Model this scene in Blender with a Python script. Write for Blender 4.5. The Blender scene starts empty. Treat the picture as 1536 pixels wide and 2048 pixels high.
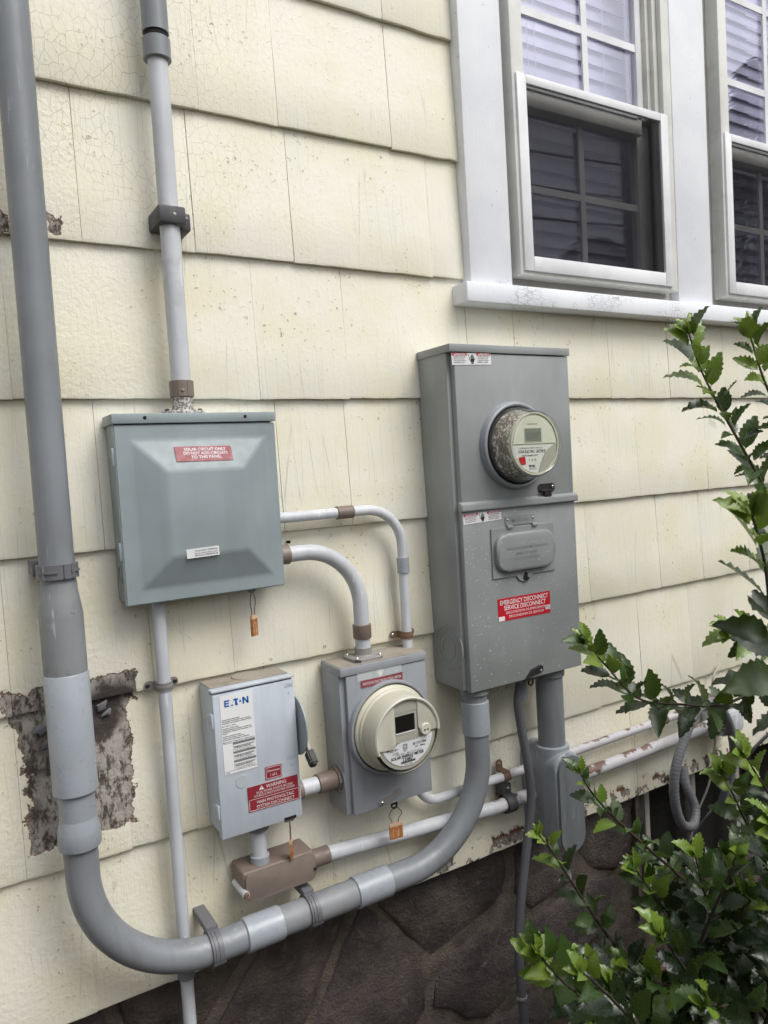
import bpy, bmesh, math, random
import numpy as np
from mathutils import Vector, Matrix, noise as mnoise
RAD = math.radians
random.seed(7)
sc = bpy.context.scene
COL = sc.collection

# ------------------------------------------------------------------ camera
F_PX, CAM_D = 1512.75, 1.4482
YAW, PITCH, ROLL = RAD(31.158), RAD(3.210), RAD(3.372)
def cam_axes():
    cy, sy, cp, sp = math.cos(YAW), math.sin(YAW), math.cos(PITCH), math.sin(PITCH)
    f = Vector((sy*cp, cy*cp, -sp)); r = Vector((cy, -sy, 0)); d = f.cross(r)
    cr, sr = math.cos(ROLL), math.sin(ROLL)
    return cr*r + sr*d, -sr*r + cr*d, f
CR, CD, CF = cam_axes()
CAMLOC = Vector((0, -CAM_D, 0))
def W(px, py, y=0.0):
    """surveying helper: the point of the plane y=const behind a photograph pixel"""
    q = (px-768)/F_PX*CR + (py-1024)/F_PX*CD + CF
    return CAMLOC + q*((y+CAM_D)/q.y)
cam = bpy.data.cameras.new('camera')
cam.sensor_fit = 'VERTICAL'; cam.sensor_height = 32.0; cam.sensor_width = 24.0
cam.lens = F_PX/2048*32.0
cam.clip_start = 0.05; cam.clip_end = 1000
cam.dof.use_dof = True; cam.dof.focus_distance = 1.75; cam.dof.aperture_fstop = 8.0
camo = bpy.data.objects.new('camera', cam); COL.objects.link(camo)
M = Matrix.Identity(4)
for i in range(3):
    M[i][0] = CR[i]; M[i][1] = -CD[i]; M[i][2] = -CF[i]; M[i][3] = CAMLOC[i]
camo.matrix_world = M
sc.camera = camo

# ------------------------------------------------------------------ sky, sun, exposure
SUN_DIR = Vector((0.30, -0.62, 0.95)).normalized()
elev = math.asin(SUN_DIR.z); azim = math.atan2(SUN_DIR.x, SUN_DIR.y)
world = bpy.data.worlds.new('World'); sc.world = world; world.use_nodes = True
wn = world.node_tree.nodes; wl = world.node_tree.links
bg = wn['Background']
sky = wn.new('ShaderNodeTexSky'); sky.sky_type = 'NISHITA'; sky.sun_disc = False
sky.sun_elevation = elev; sky.sun_rotation = azim
sky.air_density = 1.0; sky.dust_density = 4.0; sky.ozone_density = 1.0
hs = wn.new('ShaderNodeHueSaturation'); hs.inputs['Saturation'].default_value = 0.22
wl.new(sky.outputs[0], hs.inputs['Color']); wl.new(hs.outputs[0], bg.inputs['Color'])
bg.inputs['Strength'].default_value = 0.14
sun = bpy.data.lights.new('sun', 'SUN'); sun.energy = 1.4; sun.angle = RAD(36); sun.color = (1.0, .97, .92)
suno = bpy.data.objects.new('sun', sun); COL.objects.link(suno)
suno.rotation_euler = (-SUN_DIR).to_track_quat('-Z', 'Y').to_euler()
sc.view_settings.view_transform = 'Standard'; sc.view_settings.look = 'None'
sc.view_settings.gamma = 1.0; sc.view_settings.use_curve_mapping = False
sc.view_settings.exposure = 0.28
cy_ = sc.cycles; cy_.max_bounces = 6; cy_.diffuse_bounces = 3; cy_.glossy_bounces = 3; cy_.transmission_bounces = 4; cy_.transparent_max_bounces = 12

# ------------------------------------------------------------------ materials
def S(r, g, b):
    def c(v):
        v /= 255
        return v/12.92 if v <= .04045 else ((v+.055)/1.055)**2.4
    return (c(r), c(g), c(b))
class NT:
    """tiny node-expression helper"""
    def __init__(s, name):
        s.m = bpy.data.materials.new(name); s.m.use_nodes = True
        s.t = s.m.node_tree; s.n = s.t.nodes; s.b = s.n['Principled BSDF']; s.out = s.n['Material Output']
    def set(s, sock, v):
        if isinstance(v, bpy.types.NodeSocket): s.t.links.new(v, sock)
        elif isinstance(v, (tuple, list)) and len(v) == 3 and sock.type == 'RGBA': sock.default_value = (*v, 1)
        else: sock.default_value = v
    def math(s, op, a, b=0.0, c=None, clamp=False):
        n = s.n.new('ShaderNodeMath'); n.operation = op; n.use_clamp = clamp
        s.set(n.inputs[0], a); s.set(n.inputs[1], b)
        if c is not None: s.set(n.inputs[2], c)
        return n.outputs[0]
    def vmath(s, op, a, b=(0, 0, 0)):
        n = s.n.new('ShaderNodeVectorMath'); n.operation = op
        s.set(n.inputs[0], a); s.set(n.inputs[1], b)
        return n.outputs[0]
    def mix(s, f, a, b, mode='MIX'):
        n = s.n.new('ShaderNodeMix'); n.data_type = 'RGBA'; n.blend_type = mode
        s.set(n.inputs[0], f); s.set(n.inputs[6], a); s.set(n.inputs[7], b)
        return n.outputs[2]
    def pos(s):
        if not hasattr(s, '_p'): s._p = s.n.new('ShaderNodeNewGeometry').outputs['Position']
        return s._p
    def obj(s):
        if not hasattr(s, '_o'): s._o = s.n.new('ShaderNodeTexCoord').outputs['Object']
        return s._o
    def xyz(s):
        if not hasattr(s, '_x'):
            n = s.n.new('ShaderNodeSeparateXYZ'); s.set(n.inputs[0], s.pos()); s._x = n.outputs
        return s._x
    def rand(s):
        return s.n.new('ShaderNodeObjectInfo').outputs['Random']
    def noise(s, scale, vec=None, detail=3.0, rough=.5, stretch=None, dist=0.0):
        n = s.n.new('ShaderNodeTexNoise'); v = vec or s.pos()
        if stretch: v = s.vmath('MULTIPLY', v, stretch)
        s.set(n.inputs['Vector'], v); n.inputs['Scale'].default_value = scale
        n.inputs['Detail'].default_value = detail; n.inputs['Roughness'].default_value = rough
        n.inputs['Distortion'].default_value = dist
        return n.outputs['Fac']
    def voro(s, scale, vec=None, stretch=None, feature='DISTANCE_TO_EDGE'):
        n = s.n.new('ShaderNodeTexVoronoi'); n.feature = feature; v = vec or s.pos()
        if stretch: v = s.vmath('MULTIPLY', v, stretch)
        s.set(n.inputs['Vector'], v); n.inputs['Scale'].default_value = scale
        return n.outputs['Distance']
    def ramp(s, v, a, b, lo=0.0, hi=1.0, smooth=True):
        n = s.n.new('ShaderNodeMapRange'); n.interpolation_type = 'SMOOTHSTEP' if smooth else 'LINEAR'
        s.set(n.inputs[0], v)
        if a <= b:
            n.inputs[1].default_value = a; n.inputs[2].default_value = b; n.inputs[3].default_value = lo; n.inputs[4].default_value = hi
        else:
            n.inputs[1].default_value = b; n.inputs[2].default_value = a; n.inputs[3].default_value = hi; n.inputs[4].default_value = lo
        return n.outputs[0]
    def bump(s, h, strength=.5, dist=.001, normal=None):
        n = s.n.new('ShaderNodeBump'); n.inputs['Strength'].default_value = strength; n.inputs['Distance'].default_value = dist
        s.set(n.inputs['Height'], h)
        if normal is not None: s.set(n.inputs['Normal'], normal)
        return n.outputs[0]
    def fin(s, color=None, rough=None, metal=None, normal=None, **kw):
        if color is not None: s.set(s.b.inputs['Base Color'], color)
        if rough is not None: s.set(s.b.inputs['Roughness'], rough)
        if metal is not None: s.set(s.b.inputs['Metallic'], metal)
        if normal is not None: s.set(s.b.inputs['Normal'], normal)
        for k, v in kw.items(): s.set(s.b.inputs[k.replace('_', ' ')], v)
        return s.m

def paint(name, rgb, rough=.45, dirt=.25, dirt_rgb=(90, 82, 70), bump=.15, scuff=.0, metal=0.0, fscale=60, streak=0.0):
    """painted / plastic surface with slight mottling, grime and orange peel"""
    t = NT(name); c = S(*rgb)
    n1 = t.noise(7, detail=4); n2 = t.noise(fscale, detail=4, rough=.6); n3 = t.noise(18, detail=6, rough=.65)
    col = t.mix(t.ramp(n1, .3, .7), tuple(v*.90 for v in c), tuple(min(1, v*1.06) for v in c))
    col = t.mix(t.math('MULTIPLY', t.ramp(n3, .52, .75), dirt), col, S(*dirt_rgb))
    if streak:
        st_ = t.noise(40, detail=3, rough=.6, stretch=(1, 1, .07))
        col = t.mix(t.math('MULTIPLY', t.ramp(st_, .45, .72), streak), col, tuple(v*.62 for v in c))
        col = t.mix(t.math('MULTIPLY', t.ramp(t.noise(3.5, detail=3), .42, .68), streak*.8), col, tuple(min(1, v*1.18) for v in c))
    if scuff:
        sv = t.noise(14, detail=2, stretch=(6, 6, .6)); sv2 = t.noise(9)
        sm = t.math('MULTIPLY', t.ramp(sv, .66, .69), t.ramp(sv2, .46, .56))
        col = t.mix(t.math('MULTIPLY', sm, scuff), col, tuple(min(1, v*1.7) for v in c))
        sk = t.math('MULTIPLY', t.ramp(t.noise(150, detail=3, stretch=(1, 1, .6)), .74-.08*scuff, .78-.08*scuff), t.ramp(t.noise(11, detail=2), .55, .62))
        col = t.mix(t.math('MULTIPLY', sk, .7), col, S(45, 40, 38))
    r = t.ramp(n2, .3, .7, rough-.07, rough+.1)
    nb = t.bump(t.noise(420, detail=2), bump, .0004)
    nb = t.bump(t.noise(9, detail=2), .12, .003, nb)
    return t.fin(col, r, metal, nb)

def make_siding(bare):
    t = NT('siding_paint_worn' if bare else 'siding_paint'); p = t.pos(); X, Y, Z = t.xyz()[0], t.xyz()[1], t.xyz()[2]
    rnd = t.rand()
    warp = t.n.new('ShaderNodeTexNoise'); warp.inputs['Scale'].default_value = 6; warp.inputs['Detail'].default_value = 3; t.set(warp.inputs['Vector'], p)
    sw = t.n.new('ShaderNodeSeparateColor'); t.set(sw.inputs[0], warp.outputs['Color']); n1, n2, n3 = sw.outputs[0], sw.outputs[1], sw.outputs[2]
    wv = t.vmath('SCALE', t.vmath('SUBTRACT', warp.outputs['Color'], (.5, .5, .5)))
    wv.node.inputs['Scale'].default_value = .05
    wp = t.vmath('ADD', p, wv)
    cream = t.mix(t.ramp(n1, .38, .62), S(233, 228, 207), S(236, 233, 219))
    cream = t.mix(t.ramp(n2, .50, .70, 0, .5), cream, S(231, 224, 195))
    cream = t.mix(t.ramp(n3, .54, .70, 0, .5), cream, S(228, 228, 217))
    cream = t.mix(1.0, cream, t.mix(rnd, (.94, .94, .93), (1, 1, 1)), 'MULTIPLY')
    cx_ = t.n.new('ShaderNodeSeparateXYZ'); t.set(cx_.inputs[0], wp)
    def voro2(scale, u, v, sx, sz):
        n = t.n.new('ShaderNodeTexVoronoi'); n.voronoi_dimensions = '2D'; n.feature = 'DISTANCE_TO_EDGE'; n.inputs['Scale'].default_value = scale
        c = t.n.new('ShaderNodeCombineXYZ'); t.set(c.inputs[0], t.math('MULTIPLY', u, sx)); t.set(c.inputs[1], t.math('MULTIPLY', v, sz)); t.set(n.inputs['Vector'], c.outputs[0]); return n.outputs['Distance']
    # crazed paint: fine cells + long vertical checks, strongest on the upper left courses
    leftup = t.math('MULTIPLY', t.ramp(X, .85, .35), t.ramp(Z, .3, .65))
    reg2 = t.math('MAXIMUM', t.math('MULTIPLY', t.ramp(n1, .55, .68), .35), t.math('MULTIPLY', leftup, t.ramp(n2, .36, .5)))
    c1 = t.math('MULTIPLY', t.ramp(voro2(62, cx_.outputs[0], cx_.outputs[2], 1.0, .62), .030, .006), t.math('MULTIPLY', reg2, .8))
    c2 = t.math('MULTIPLY', t.ramp(voro2(34, t.math('ADD', X, t.math('MULTIPLY', n1, .012)), Z, 1.0, .035), .020, .005), t.ramp(n3, .48, .62, 0, .42))
    fl = t.noise(130, None, detail=3, rough=.62, stretch=(.85, .3, .8)); gr = t.noise(150, None, detail=2, rough=.6, stretch=(1, .3, .05))
    flm = t.math('MULTIPLY', t.ramp(fl, .65, .68), t.ramp(n2, .46, .62))
    crack = t.math('MAXIMUM', t.math('MAXIMUM', c1, c2), flm)
    col = t.mix(t.math('MULTIPLY', crack, .62), cream, S(118, 106, 84))
    if not bare:
        return t.fin(col, .55, 0.0, t.bump(t.math('ADD', t.math('MULTIPLY', gr, .45), t.math('SUBTRACT', t.math('MULTIPLY', fl, .75), t.math('MULTIPLY', t.ramp(fl, .64, .70), .8))), .5, .0022))
    # bare patch where an old box stood: boxes in wall x,z with a ragged edge
    rag = t.noise(26, detail=4, rough=.65)
    ed = t.math('MULTIPLY', t.math('SUBTRACT', rag, .56), .07)
    def boxm(x0, x1, z0, z1, soft=.003):
        dx = t.math('SUBTRACT', t.math('ABSOLUTE', t.math('SUBTRACT', X, (x0+x1)/2)), (x1-x0)/2)
        dz = t.math('SUBTRACT', t.math('ABSOLUTE', t.math('SUBTRACT', Z, (z0+z1)/2)), (z1-z0)/2)
        d = t.math('ADD', t.math('MAXIMUM', dx, dz), ed)
        return t.ramp(d, soft, -soft)
    m = None
    for bx in BARE:
        k = boxm(*bx); m = k if m is None else t.math('MAXIMUM', m, k)
    low = t.math('MULTIPLY', t.ramp(Z, -.905, -.955), t.ramp(rag, .53, .57))
    low = t.math('MULTIPLY', low, t.ramp(X, .5, .95))
    m = t.math('MAXIMUM', m, low)
    wn_ = t.noise(75, wp, detail=5, rough=.75, stretch=(1, 1, .5))
    wood = t.mix(t.ramp(wn_, .40, .56), S(78, 69, 61), S(166, 160, 153))
    wood = t.mix(t.ramp(n3, .53, .64), wood, S(64, 58, 55))
    rim = t.math('MULTIPLY', t.ramp(m, .0, .5), t.ramp(m, 1.0, .5))
    col = t.mix(m, col, wood); col = t.mix(rim, col, S(105, 66, 48))
    h = t.math('ADD', fl, t.math('MULTIPLY', m, t.math('SUBTRACT', t.math('MULTIPLY', t.noise(50, detail=3, rough=.7), 1.9), 1.9)))
    return t.fin(col, t.ramp(m, 0, 1, .55, .95), 0.0, t.bump(t.math('ADD', h, t.math('MULTIPLY', gr, .5)), .6, .0026))
def rect(a, b, c, d):
    p = W(a, b); q = W(c, d); return (min(p.x, q.x), max(p.x, q.x), min(p.z, q.z), max(p.z, q.z))
BARE = [rect(46, 1440, 150, 1680), rect(160, 1400, 268, 1638), rect(12, 1398, 110, 1436), rect(165, 1364, 268, 1394),
        rect(-8, 432, 12, 452), rect(96, 440, 116, 466)]
MAT = {}
MAT['siding'] = make_siding(False); MAT['siding_bare'] = make_siding(True)
MAT['sheathing'] = paint('dark_sheathing', (60, 50, 40), .9)
def trim_mat():
    t = NT('white_trim_paint'); p = t.pos()
    col = t.mix(t.ramp(t.noise(5, detail=4), .35, .65), S(228, 231, 237), S(238, 240, 245))
    cr = t.math('MULTIPLY', t.ramp(t.voro(95, stretch=(.5, 1, 1.2)), .05, .012), t.ramp(t.noise(9, detail=3), .52, .62))
    z = t.xyz()[2]; cr = t.math('MULTIPLY', cr, t.ramp(z, .52, .42, .12, .9))
    col = t.mix(t.math('MULTIPLY', cr, .55), col, S(120, 112, 100))
    spk = t.ramp(t.noise(90, detail=1), .75, .78)
    col = t.mix(t.math('MULTIPLY', spk, .5), col, S(120, 112, 100))
    h = t.math('SUBTRACT', t.noise(130, detail=4, stretch=(1, 1, .35)), t.math('MULTIPLY', cr, 1.0))
    return t.fin(col, .5, 0, t.bump(h, .5, .0012))
MAT['trim'] = trim_mat()
MAT['vinyl'] = paint('white_vinyl', (228, 229, 232), .35, .10, bump=.05)
MAT['vinyl_beige'] = paint('weathered_vinyl', (226, 226, 221), .4, .2, bump=.05)
MAT['jamb_grey'] = paint('grey_jamb', (176, 173, 167), .6, .3)
MAT['pvc'] = paint('grey_pvc', (127, 131, 136), .38, .18, scuff=.4, bump=.06, streak=0.5)
MAT['pvc_light'] = paint('light_grey_pvc', (155, 161, 168), .32, .08, scuff=.2, bump=.05, streak=0.25)
MAT['pvc_worn'] = paint('worn_grey_pvc', (131, 134, 137), .5, .45, scuff=.9, bump=.15, streak=0.6)
MAT['pipe_white'] = paint('pale_grey_conduit', (196, 199, 204), .42, .25, (120, 105, 95), scuff=.3, bump=.1, streak=0.35)
def rusty(name, rgb, rust_rgb, amt):
    t = NT(name); c = S(*rgb)
    n = t.noise(11, detail=5, rough=.6); n2 = t.noise(90, detail=3)
    top = t.n.new('ShaderNodeNewGeometry').outputs['Normal']
    sp = t.n.new('ShaderNodeSeparateXYZ'); t.set(sp.inputs[0], top)
    k = t.math('ADD', n, t.math('MULTIPLY', sp.outputs[2], amt*.25))
    col = t.mix(t.ramp(k, .65, .70), t.mix(t.ramp(n2, .3, .7), tuple(v*.9 for v in c), c), S(*rust_rgb))
    return t.fin(col, t.ramp(n2, .3, .7, .4, .6), 0, t.bump(t.math('ADD', n, t.math('MULTIPLY', n2, .4)), .3, .001))
MAT['pipe_peel'] = rusty('peeling_conduit_paint', (198, 196, 200), (112, 88, 78), .6)
MAT['brown'] = rusty('brown_paint_wear', (123, 108, 100), (168, 164, 163), -.25)
MAT['brown_plain'] = paint('brown_paint', (126, 114, 105), .45, .25)
MAT['rust_strap'] = paint('rusty_steel', (120, 92, 78), .6, .5, (70, 45, 35))
MAT['steel_strap'] = paint('zinc_strap', (150, 147, 145), .45, .4, (95, 75, 60), metal=.3)
def granite():
    t = NT('pitted_cast_hub')
    col = t.mix(t.ramp(t.noise(230, detail=2), .42, .58), S(112, 110, 107), S(186, 184, 180))
    return t.fin(col, .6, .1, t.bump(t.noise(260, detail=2), .5, .001))
MAT['granite'] = granite()
MAT['cast'] = paint('cast_zinc', (140, 138, 135), .55, .5, (80, 75, 70), bump=.5)
MAT['panel_grey'] = paint('blue_grey_enamel', (144, 155, 158), .42, .10, (128, 135, 136), bump=.1, streak=0.16)
MAT['box_grey'] = paint('dark_grey_enamel', (145, 149, 149), .36, .06, bump=.12, streak=0.14)
MAT['socket_grey'] = paint('socket_grey_enamel', (150, 154, 160), .40, .18, (110, 108, 110), bump=.12, streak=0.22)
MAT['eaton_grey'] = paint('pale_blue_grey_enamel', (188, 196, 206), .42, .15, (150, 150, 150), bump=.1, streak=0.2)
MAT['dust_top'] = paint('dusty_top', (150, 143, 132), .8, .5, (100, 92, 82), bump=.5)
MAT['black'] = paint('black_rubber', (38, 38, 40), .5, .3, (80, 76, 70))
MAT['strap_black'] = paint('weathered_black_plastic', (66, 66, 70), .55, .4, (110, 106, 100))
MAT['strap_grey'] = paint('grey_plastic_strap', (106, 106, 111), .45, .3)
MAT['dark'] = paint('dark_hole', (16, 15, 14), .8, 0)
MAT['latch'] = paint('dark_latch_steel', (72, 70, 68), .35, .4, (40, 36, 34), metal=.6)
MAT['chrome'] = paint('bright_steel', (190, 190, 190), .28, .2, metal=.9)
MAT['beige'] = paint('beige_meter_plastic', (202, 199, 180), .4, .3, (150, 138, 118), bump=.1)
MAT['beige_plain'] = paint('clean_beige_plastic', (204, 203, 188), .4, .06, bump=.05)
MAT['meter_face'] = paint('meter_face_card', (214, 216, 200), .5, .05, bump=0)
MAT['white_card'] = paint('white_print_card', (216, 218, 214), .5, .05, bump=0)
MAT['plate_card'] = paint('name_plate_card', (228, 230, 232), .5, .04, bump=0)
MAT['warm_grey'] = paint('warm_grey_plastic', (172, 170, 160), .45, .08, bump=.03)
MAT['lcd'] = paint('lcd_glass', (28, 28, 26), .12, 0, bump=0)
MAT['lcd_grey'] = paint('lcd_grey', (128, 136, 124), .2, .05, bump=0)
MAT['sticker_white'] = paint('white_sticker', (228, 229, 230), .4, .08, (180, 176, 168), bump=.03)
MAT['sticker_pale'] = paint('faded_sticker', (178, 186, 190), .45, .1, bump=.03)
MAT['sticker_red'] = paint('bright_red_sticker', (188, 28, 44), .35, .04, bump=.02)
MAT['sticker_maroon'] = paint('maroon_sticker', (140, 40, 52), .45, .12, (150, 80, 85), bump=.03)
MAT['sticker_faded'] = paint('faded_red_sticker', (140, 66, 74), .45, .15, bump=.03)
MAT['print_black'] = paint('black_print', (32, 32, 34), .5, 0, bump=0)
MAT['print_grey'] = paint('grey_print', (120, 122, 124), .5, 0, bump=0)
MAT['print_white'] = paint('white_print', (225, 222, 222), .5, 0, bump=0)
MAT['print_blue'] = paint('blue_print', (10, 92, 170), .4, 0, bump=0)
MAT['flex'] = paint('grey_flex_jacket', (122, 124, 130), .38, .25, scuff=.2)
MAT['flex_dark'] = paint('dark_grey_cable_jacket', (98, 98, 104), .45, .3, scuff=.3)
MAT['wire'] = paint('seal_wire', (110, 95, 75), .4, .3, metal=.6)
MAT['cable_black'] = paint('black_cable', (25, 25, 26), .5, .2)
MAT['cable_white'] = paint('white_cable', (180, 178, 170), .5, .3)
def glassy(name, tint, fac, rough=.02, ior=1.5, trans=(1, 1, 1)):
    t = NT(name); t.n.remove(t.b)
    g = t.n.new('ShaderNodeBsdfGlossy'); g.inputs['Roughness'].default_value = rough; g.inputs['Color'].default_value = (*tint, 1)
    tr = t.n.new('ShaderNodeBsdfTransparent'); tr.inputs['Color'].default_value = (*trans, 1)
    ge = t.n.new('ShaderNodeNewGeometry'); dt = t.n.new('ShaderNodeVectorMath'); dt.operation = 'DOT_PRODUCT'
    t.set(dt.inputs[0], ge.outputs['Incoming']); t.set(dt.inputs[1], ge.outputs['Normal'])
    f0 = ((ior-1)/(ior+1))**2; g5 = t.math('POWER', t.math('SUBTRACT', 1.0, t.math('ABSOLUTE', dt.outputs['Value'])), 5.0)
    f = t.math('ADD', t.math('ADD', t.math('MULTIPLY', g5, 1-f0), f0), fac, clamp=True)
    mx = t.n.new('ShaderNodeMixShader'); t.set(mx.inputs[0], f); t.set(mx.inputs[1], tr.outputs[0]); t.set(mx.inputs[2], g.outputs[0])
    t.t.links.new(mx.outputs[0], t.out.inputs[0]); return t.m
MAT['window_glass'] = glassy('window_glass', (.90, .90, 1.0), .14, .0, 1.6, (.93, .93, .97))
MAT['dome_glass'] = glassy('dome_glass', (1, 1, 1), .03, .06, 1.45, (.98, .99, .96))
MAT['clear_plastic'] = glassy('clear_plastic', (1, 1, 1), .01, .10, 1.4, (.98, .98, .98))
def screen_mat():
    t = NT('insect_screen_mesh'); t.n.remove(t.b)
    d = t.n.new('ShaderNodeBsdfDiffuse'); d.inputs['Color'].default_value = (.022, .022, .024, 1)
    tr = t.n.new('ShaderNodeBsdfTransparent')
    mx = t.n.new('ShaderNodeMixShader'); mx.inputs[0].default_value = .43
    t.set(mx.inputs[1], tr.outputs[0]); t.set(mx.inputs[2], d.outputs[0])
    t.t.links.new(mx.outputs[0], t.out.inputs[0]); return t.m
MAT['screen'] = screen_mat()
MAT['blind'] = paint('white_blind_slat', (222, 222, 234), .5, .03, bump=0)
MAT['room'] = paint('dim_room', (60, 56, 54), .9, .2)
def tag_mat():
    t = NT('orange_seal_plastic')
    return t.fin(t.mix(t.ramp(t.noise(60), .4, .6), S(184, 118, 66), S(206, 146, 98)), .25, 0, None, Transmission_Weight=.25)
MAT['tag'] = tag_mat()
MAT['tag_clear'] = paint('clear_seal_plastic', (205, 175, 150), .2, 0, bump=0)
def tape_inner():
    t = NT('grimy_meter_inside')
    v = t.noise(150, detail=3, rough=.7, stretch=(1, 1, .5)); z = t.xyz()[2]
    k = t.ramp(v, .48, .62)
    col = t.mix(k, S(118, 110, 103), S(228, 220, 210))
    col = t.mix(t.ramp(t.noise(40, detail=3), .55, .7, 0, .6), col, S(88, 82, 78))
    return t.fin(col, .3, .2, t.bump(v, .8, .002))
MAT['grime'] = tape_inner()
def stone_mat():
    t = NT('dark_field_stone')
    rnd = t.rand()
    c = t.mix(t.ramp(t.noise(8, detail=5, rough=.6), .35, .65), S(62, 55, 51), S(106, 96, 90))
    c = t.mix(t.math('MULTIPLY', rnd, .6), c, S(84, 76, 80))
    c = t.mix(t.ramp(t.noise(28, detail=5, rough=.65), .58, .72, 0, .6), c, S(132, 122, 112))
    c = t.mix(t.ramp(t.noise(4, detail=3), .6, .7, 0, .5), c, S(84, 82, 50))
    h = t.math('ADD', t.noise(34, detail=6, rough=.72), t.math('MULTIPLY', t.noise(150, detail=4, rough=.7), .5))
    return t.fin(c, t.ramp(t.noise(20), .3, .7, .45, .8), 0, t.bump(h, 1.0, .014))
MAT['stone'] = stone_mat()
def mortar_mat():
    t = NT('rough_mortar')
    c = t.mix(t.ramp(t.noise(14, detail=5, rough=.6), .35, .65), S(76, 69, 62), S(106, 97, 88))
    c = t.mix(t.ramp(t.noise(160, detail=2), .62, .7, 0, .7), c, S(64, 56, 50))
    h = t.math('ADD', t.noise(22, detail=4), t.math('MULTIPLY', t.noise(220, detail=3), .5))
    return t.fin(c, .85, 0, t.bump(h, 1.0, .009))
MAT['mortar'] = mortar_mat()
def soil_mat():
    t = NT('damp_soil')
    c = t.mix(t.ramp(t.noise(25, detail=6, rough=.7), .35, .65), S(46, 38, 32), S(86, 72, 60))
    far = t.ramp(t.math('ABSOLUTE', t.xyz()[1]), 2.0, 5.0)
    g = t.mix(t.ramp(t.noise(6, detail=5), .35, .65), S(70, 84, 44), S(104, 112, 66))
    c = t.mix(far, c, g)
    return t.fin(c, .9, 0, t.bump(t.noise(60, detail=6, rough=.7), 1, .02))
MAT['soil'] = soil_mat()
def leaf_mat(name, a, b, rough=.28):
    t = NT(name)
    c = t.mix(t.rand(), S(*a), S(*b))
    c = t.mix(t.ramp(t.noise(60, t.obj(), detail=3), .4, .65, 0, .35), c, tuple(v*.55 for v in S(*a)))
    ti = t.n.new('ShaderNodeNewGeometry').outputs['Backfacing']
    c = t.mix(t.math('MULTIPLY', ti, .5), c, S(98, 118, 70))
    m = t.fin(c, t.ramp(t.noise(300, t.obj()), .3, .7, rough-.1, rough+.12), 0, t.bump(t.noise(240, t.obj(), detail=2), .25, .001), Specular_IOR_Level=.6)
    tl = t.n.new('ShaderNodeBsdfTranslucent'); t.set(tl.inputs[0], t.mix(.5, c, S(150, 180, 50)))
    mx = t.n.new('ShaderNodeMixShader'); mx.inputs[0].default_value = .14
    t.set(mx.inputs[1], t.b.outputs[0]); t.set(mx.inputs[2], tl.outputs[0]); t.t.links.new(mx.outputs[0], t.out.inputs[0])
    return m
MAT['leaf_dark'] = leaf_mat('glossy_dark_leaf', (24, 40, 22), (44, 62, 32))
MAT['leaf_mid'] = leaf_mat('green_leaf', (42, 66, 28), (66, 90, 40))
MAT['leaf_young'] = leaf_mat('young_yellow_green_leaf', (92, 122, 40), (128, 148, 62))
MAT['leaf_dead'] = leaf_mat('dead_brown_leaf', (120, 84, 62), (166, 122, 94), .6)
MAT['bark'] = paint('holly_bark', (58, 46, 42), .7, .4, (90, 85, 60), bump=.6)
MAT['bark_green'] = paint('green_twig', (74, 72, 46), .6, .3)
def drop_mat():
    t = NT('water_drop')
    return t.fin((.70, .72, .74), .06, 0, None, Transmission_Weight=.25, IOR=1.33)
MAT['drop'] = drop_mat()

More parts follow.
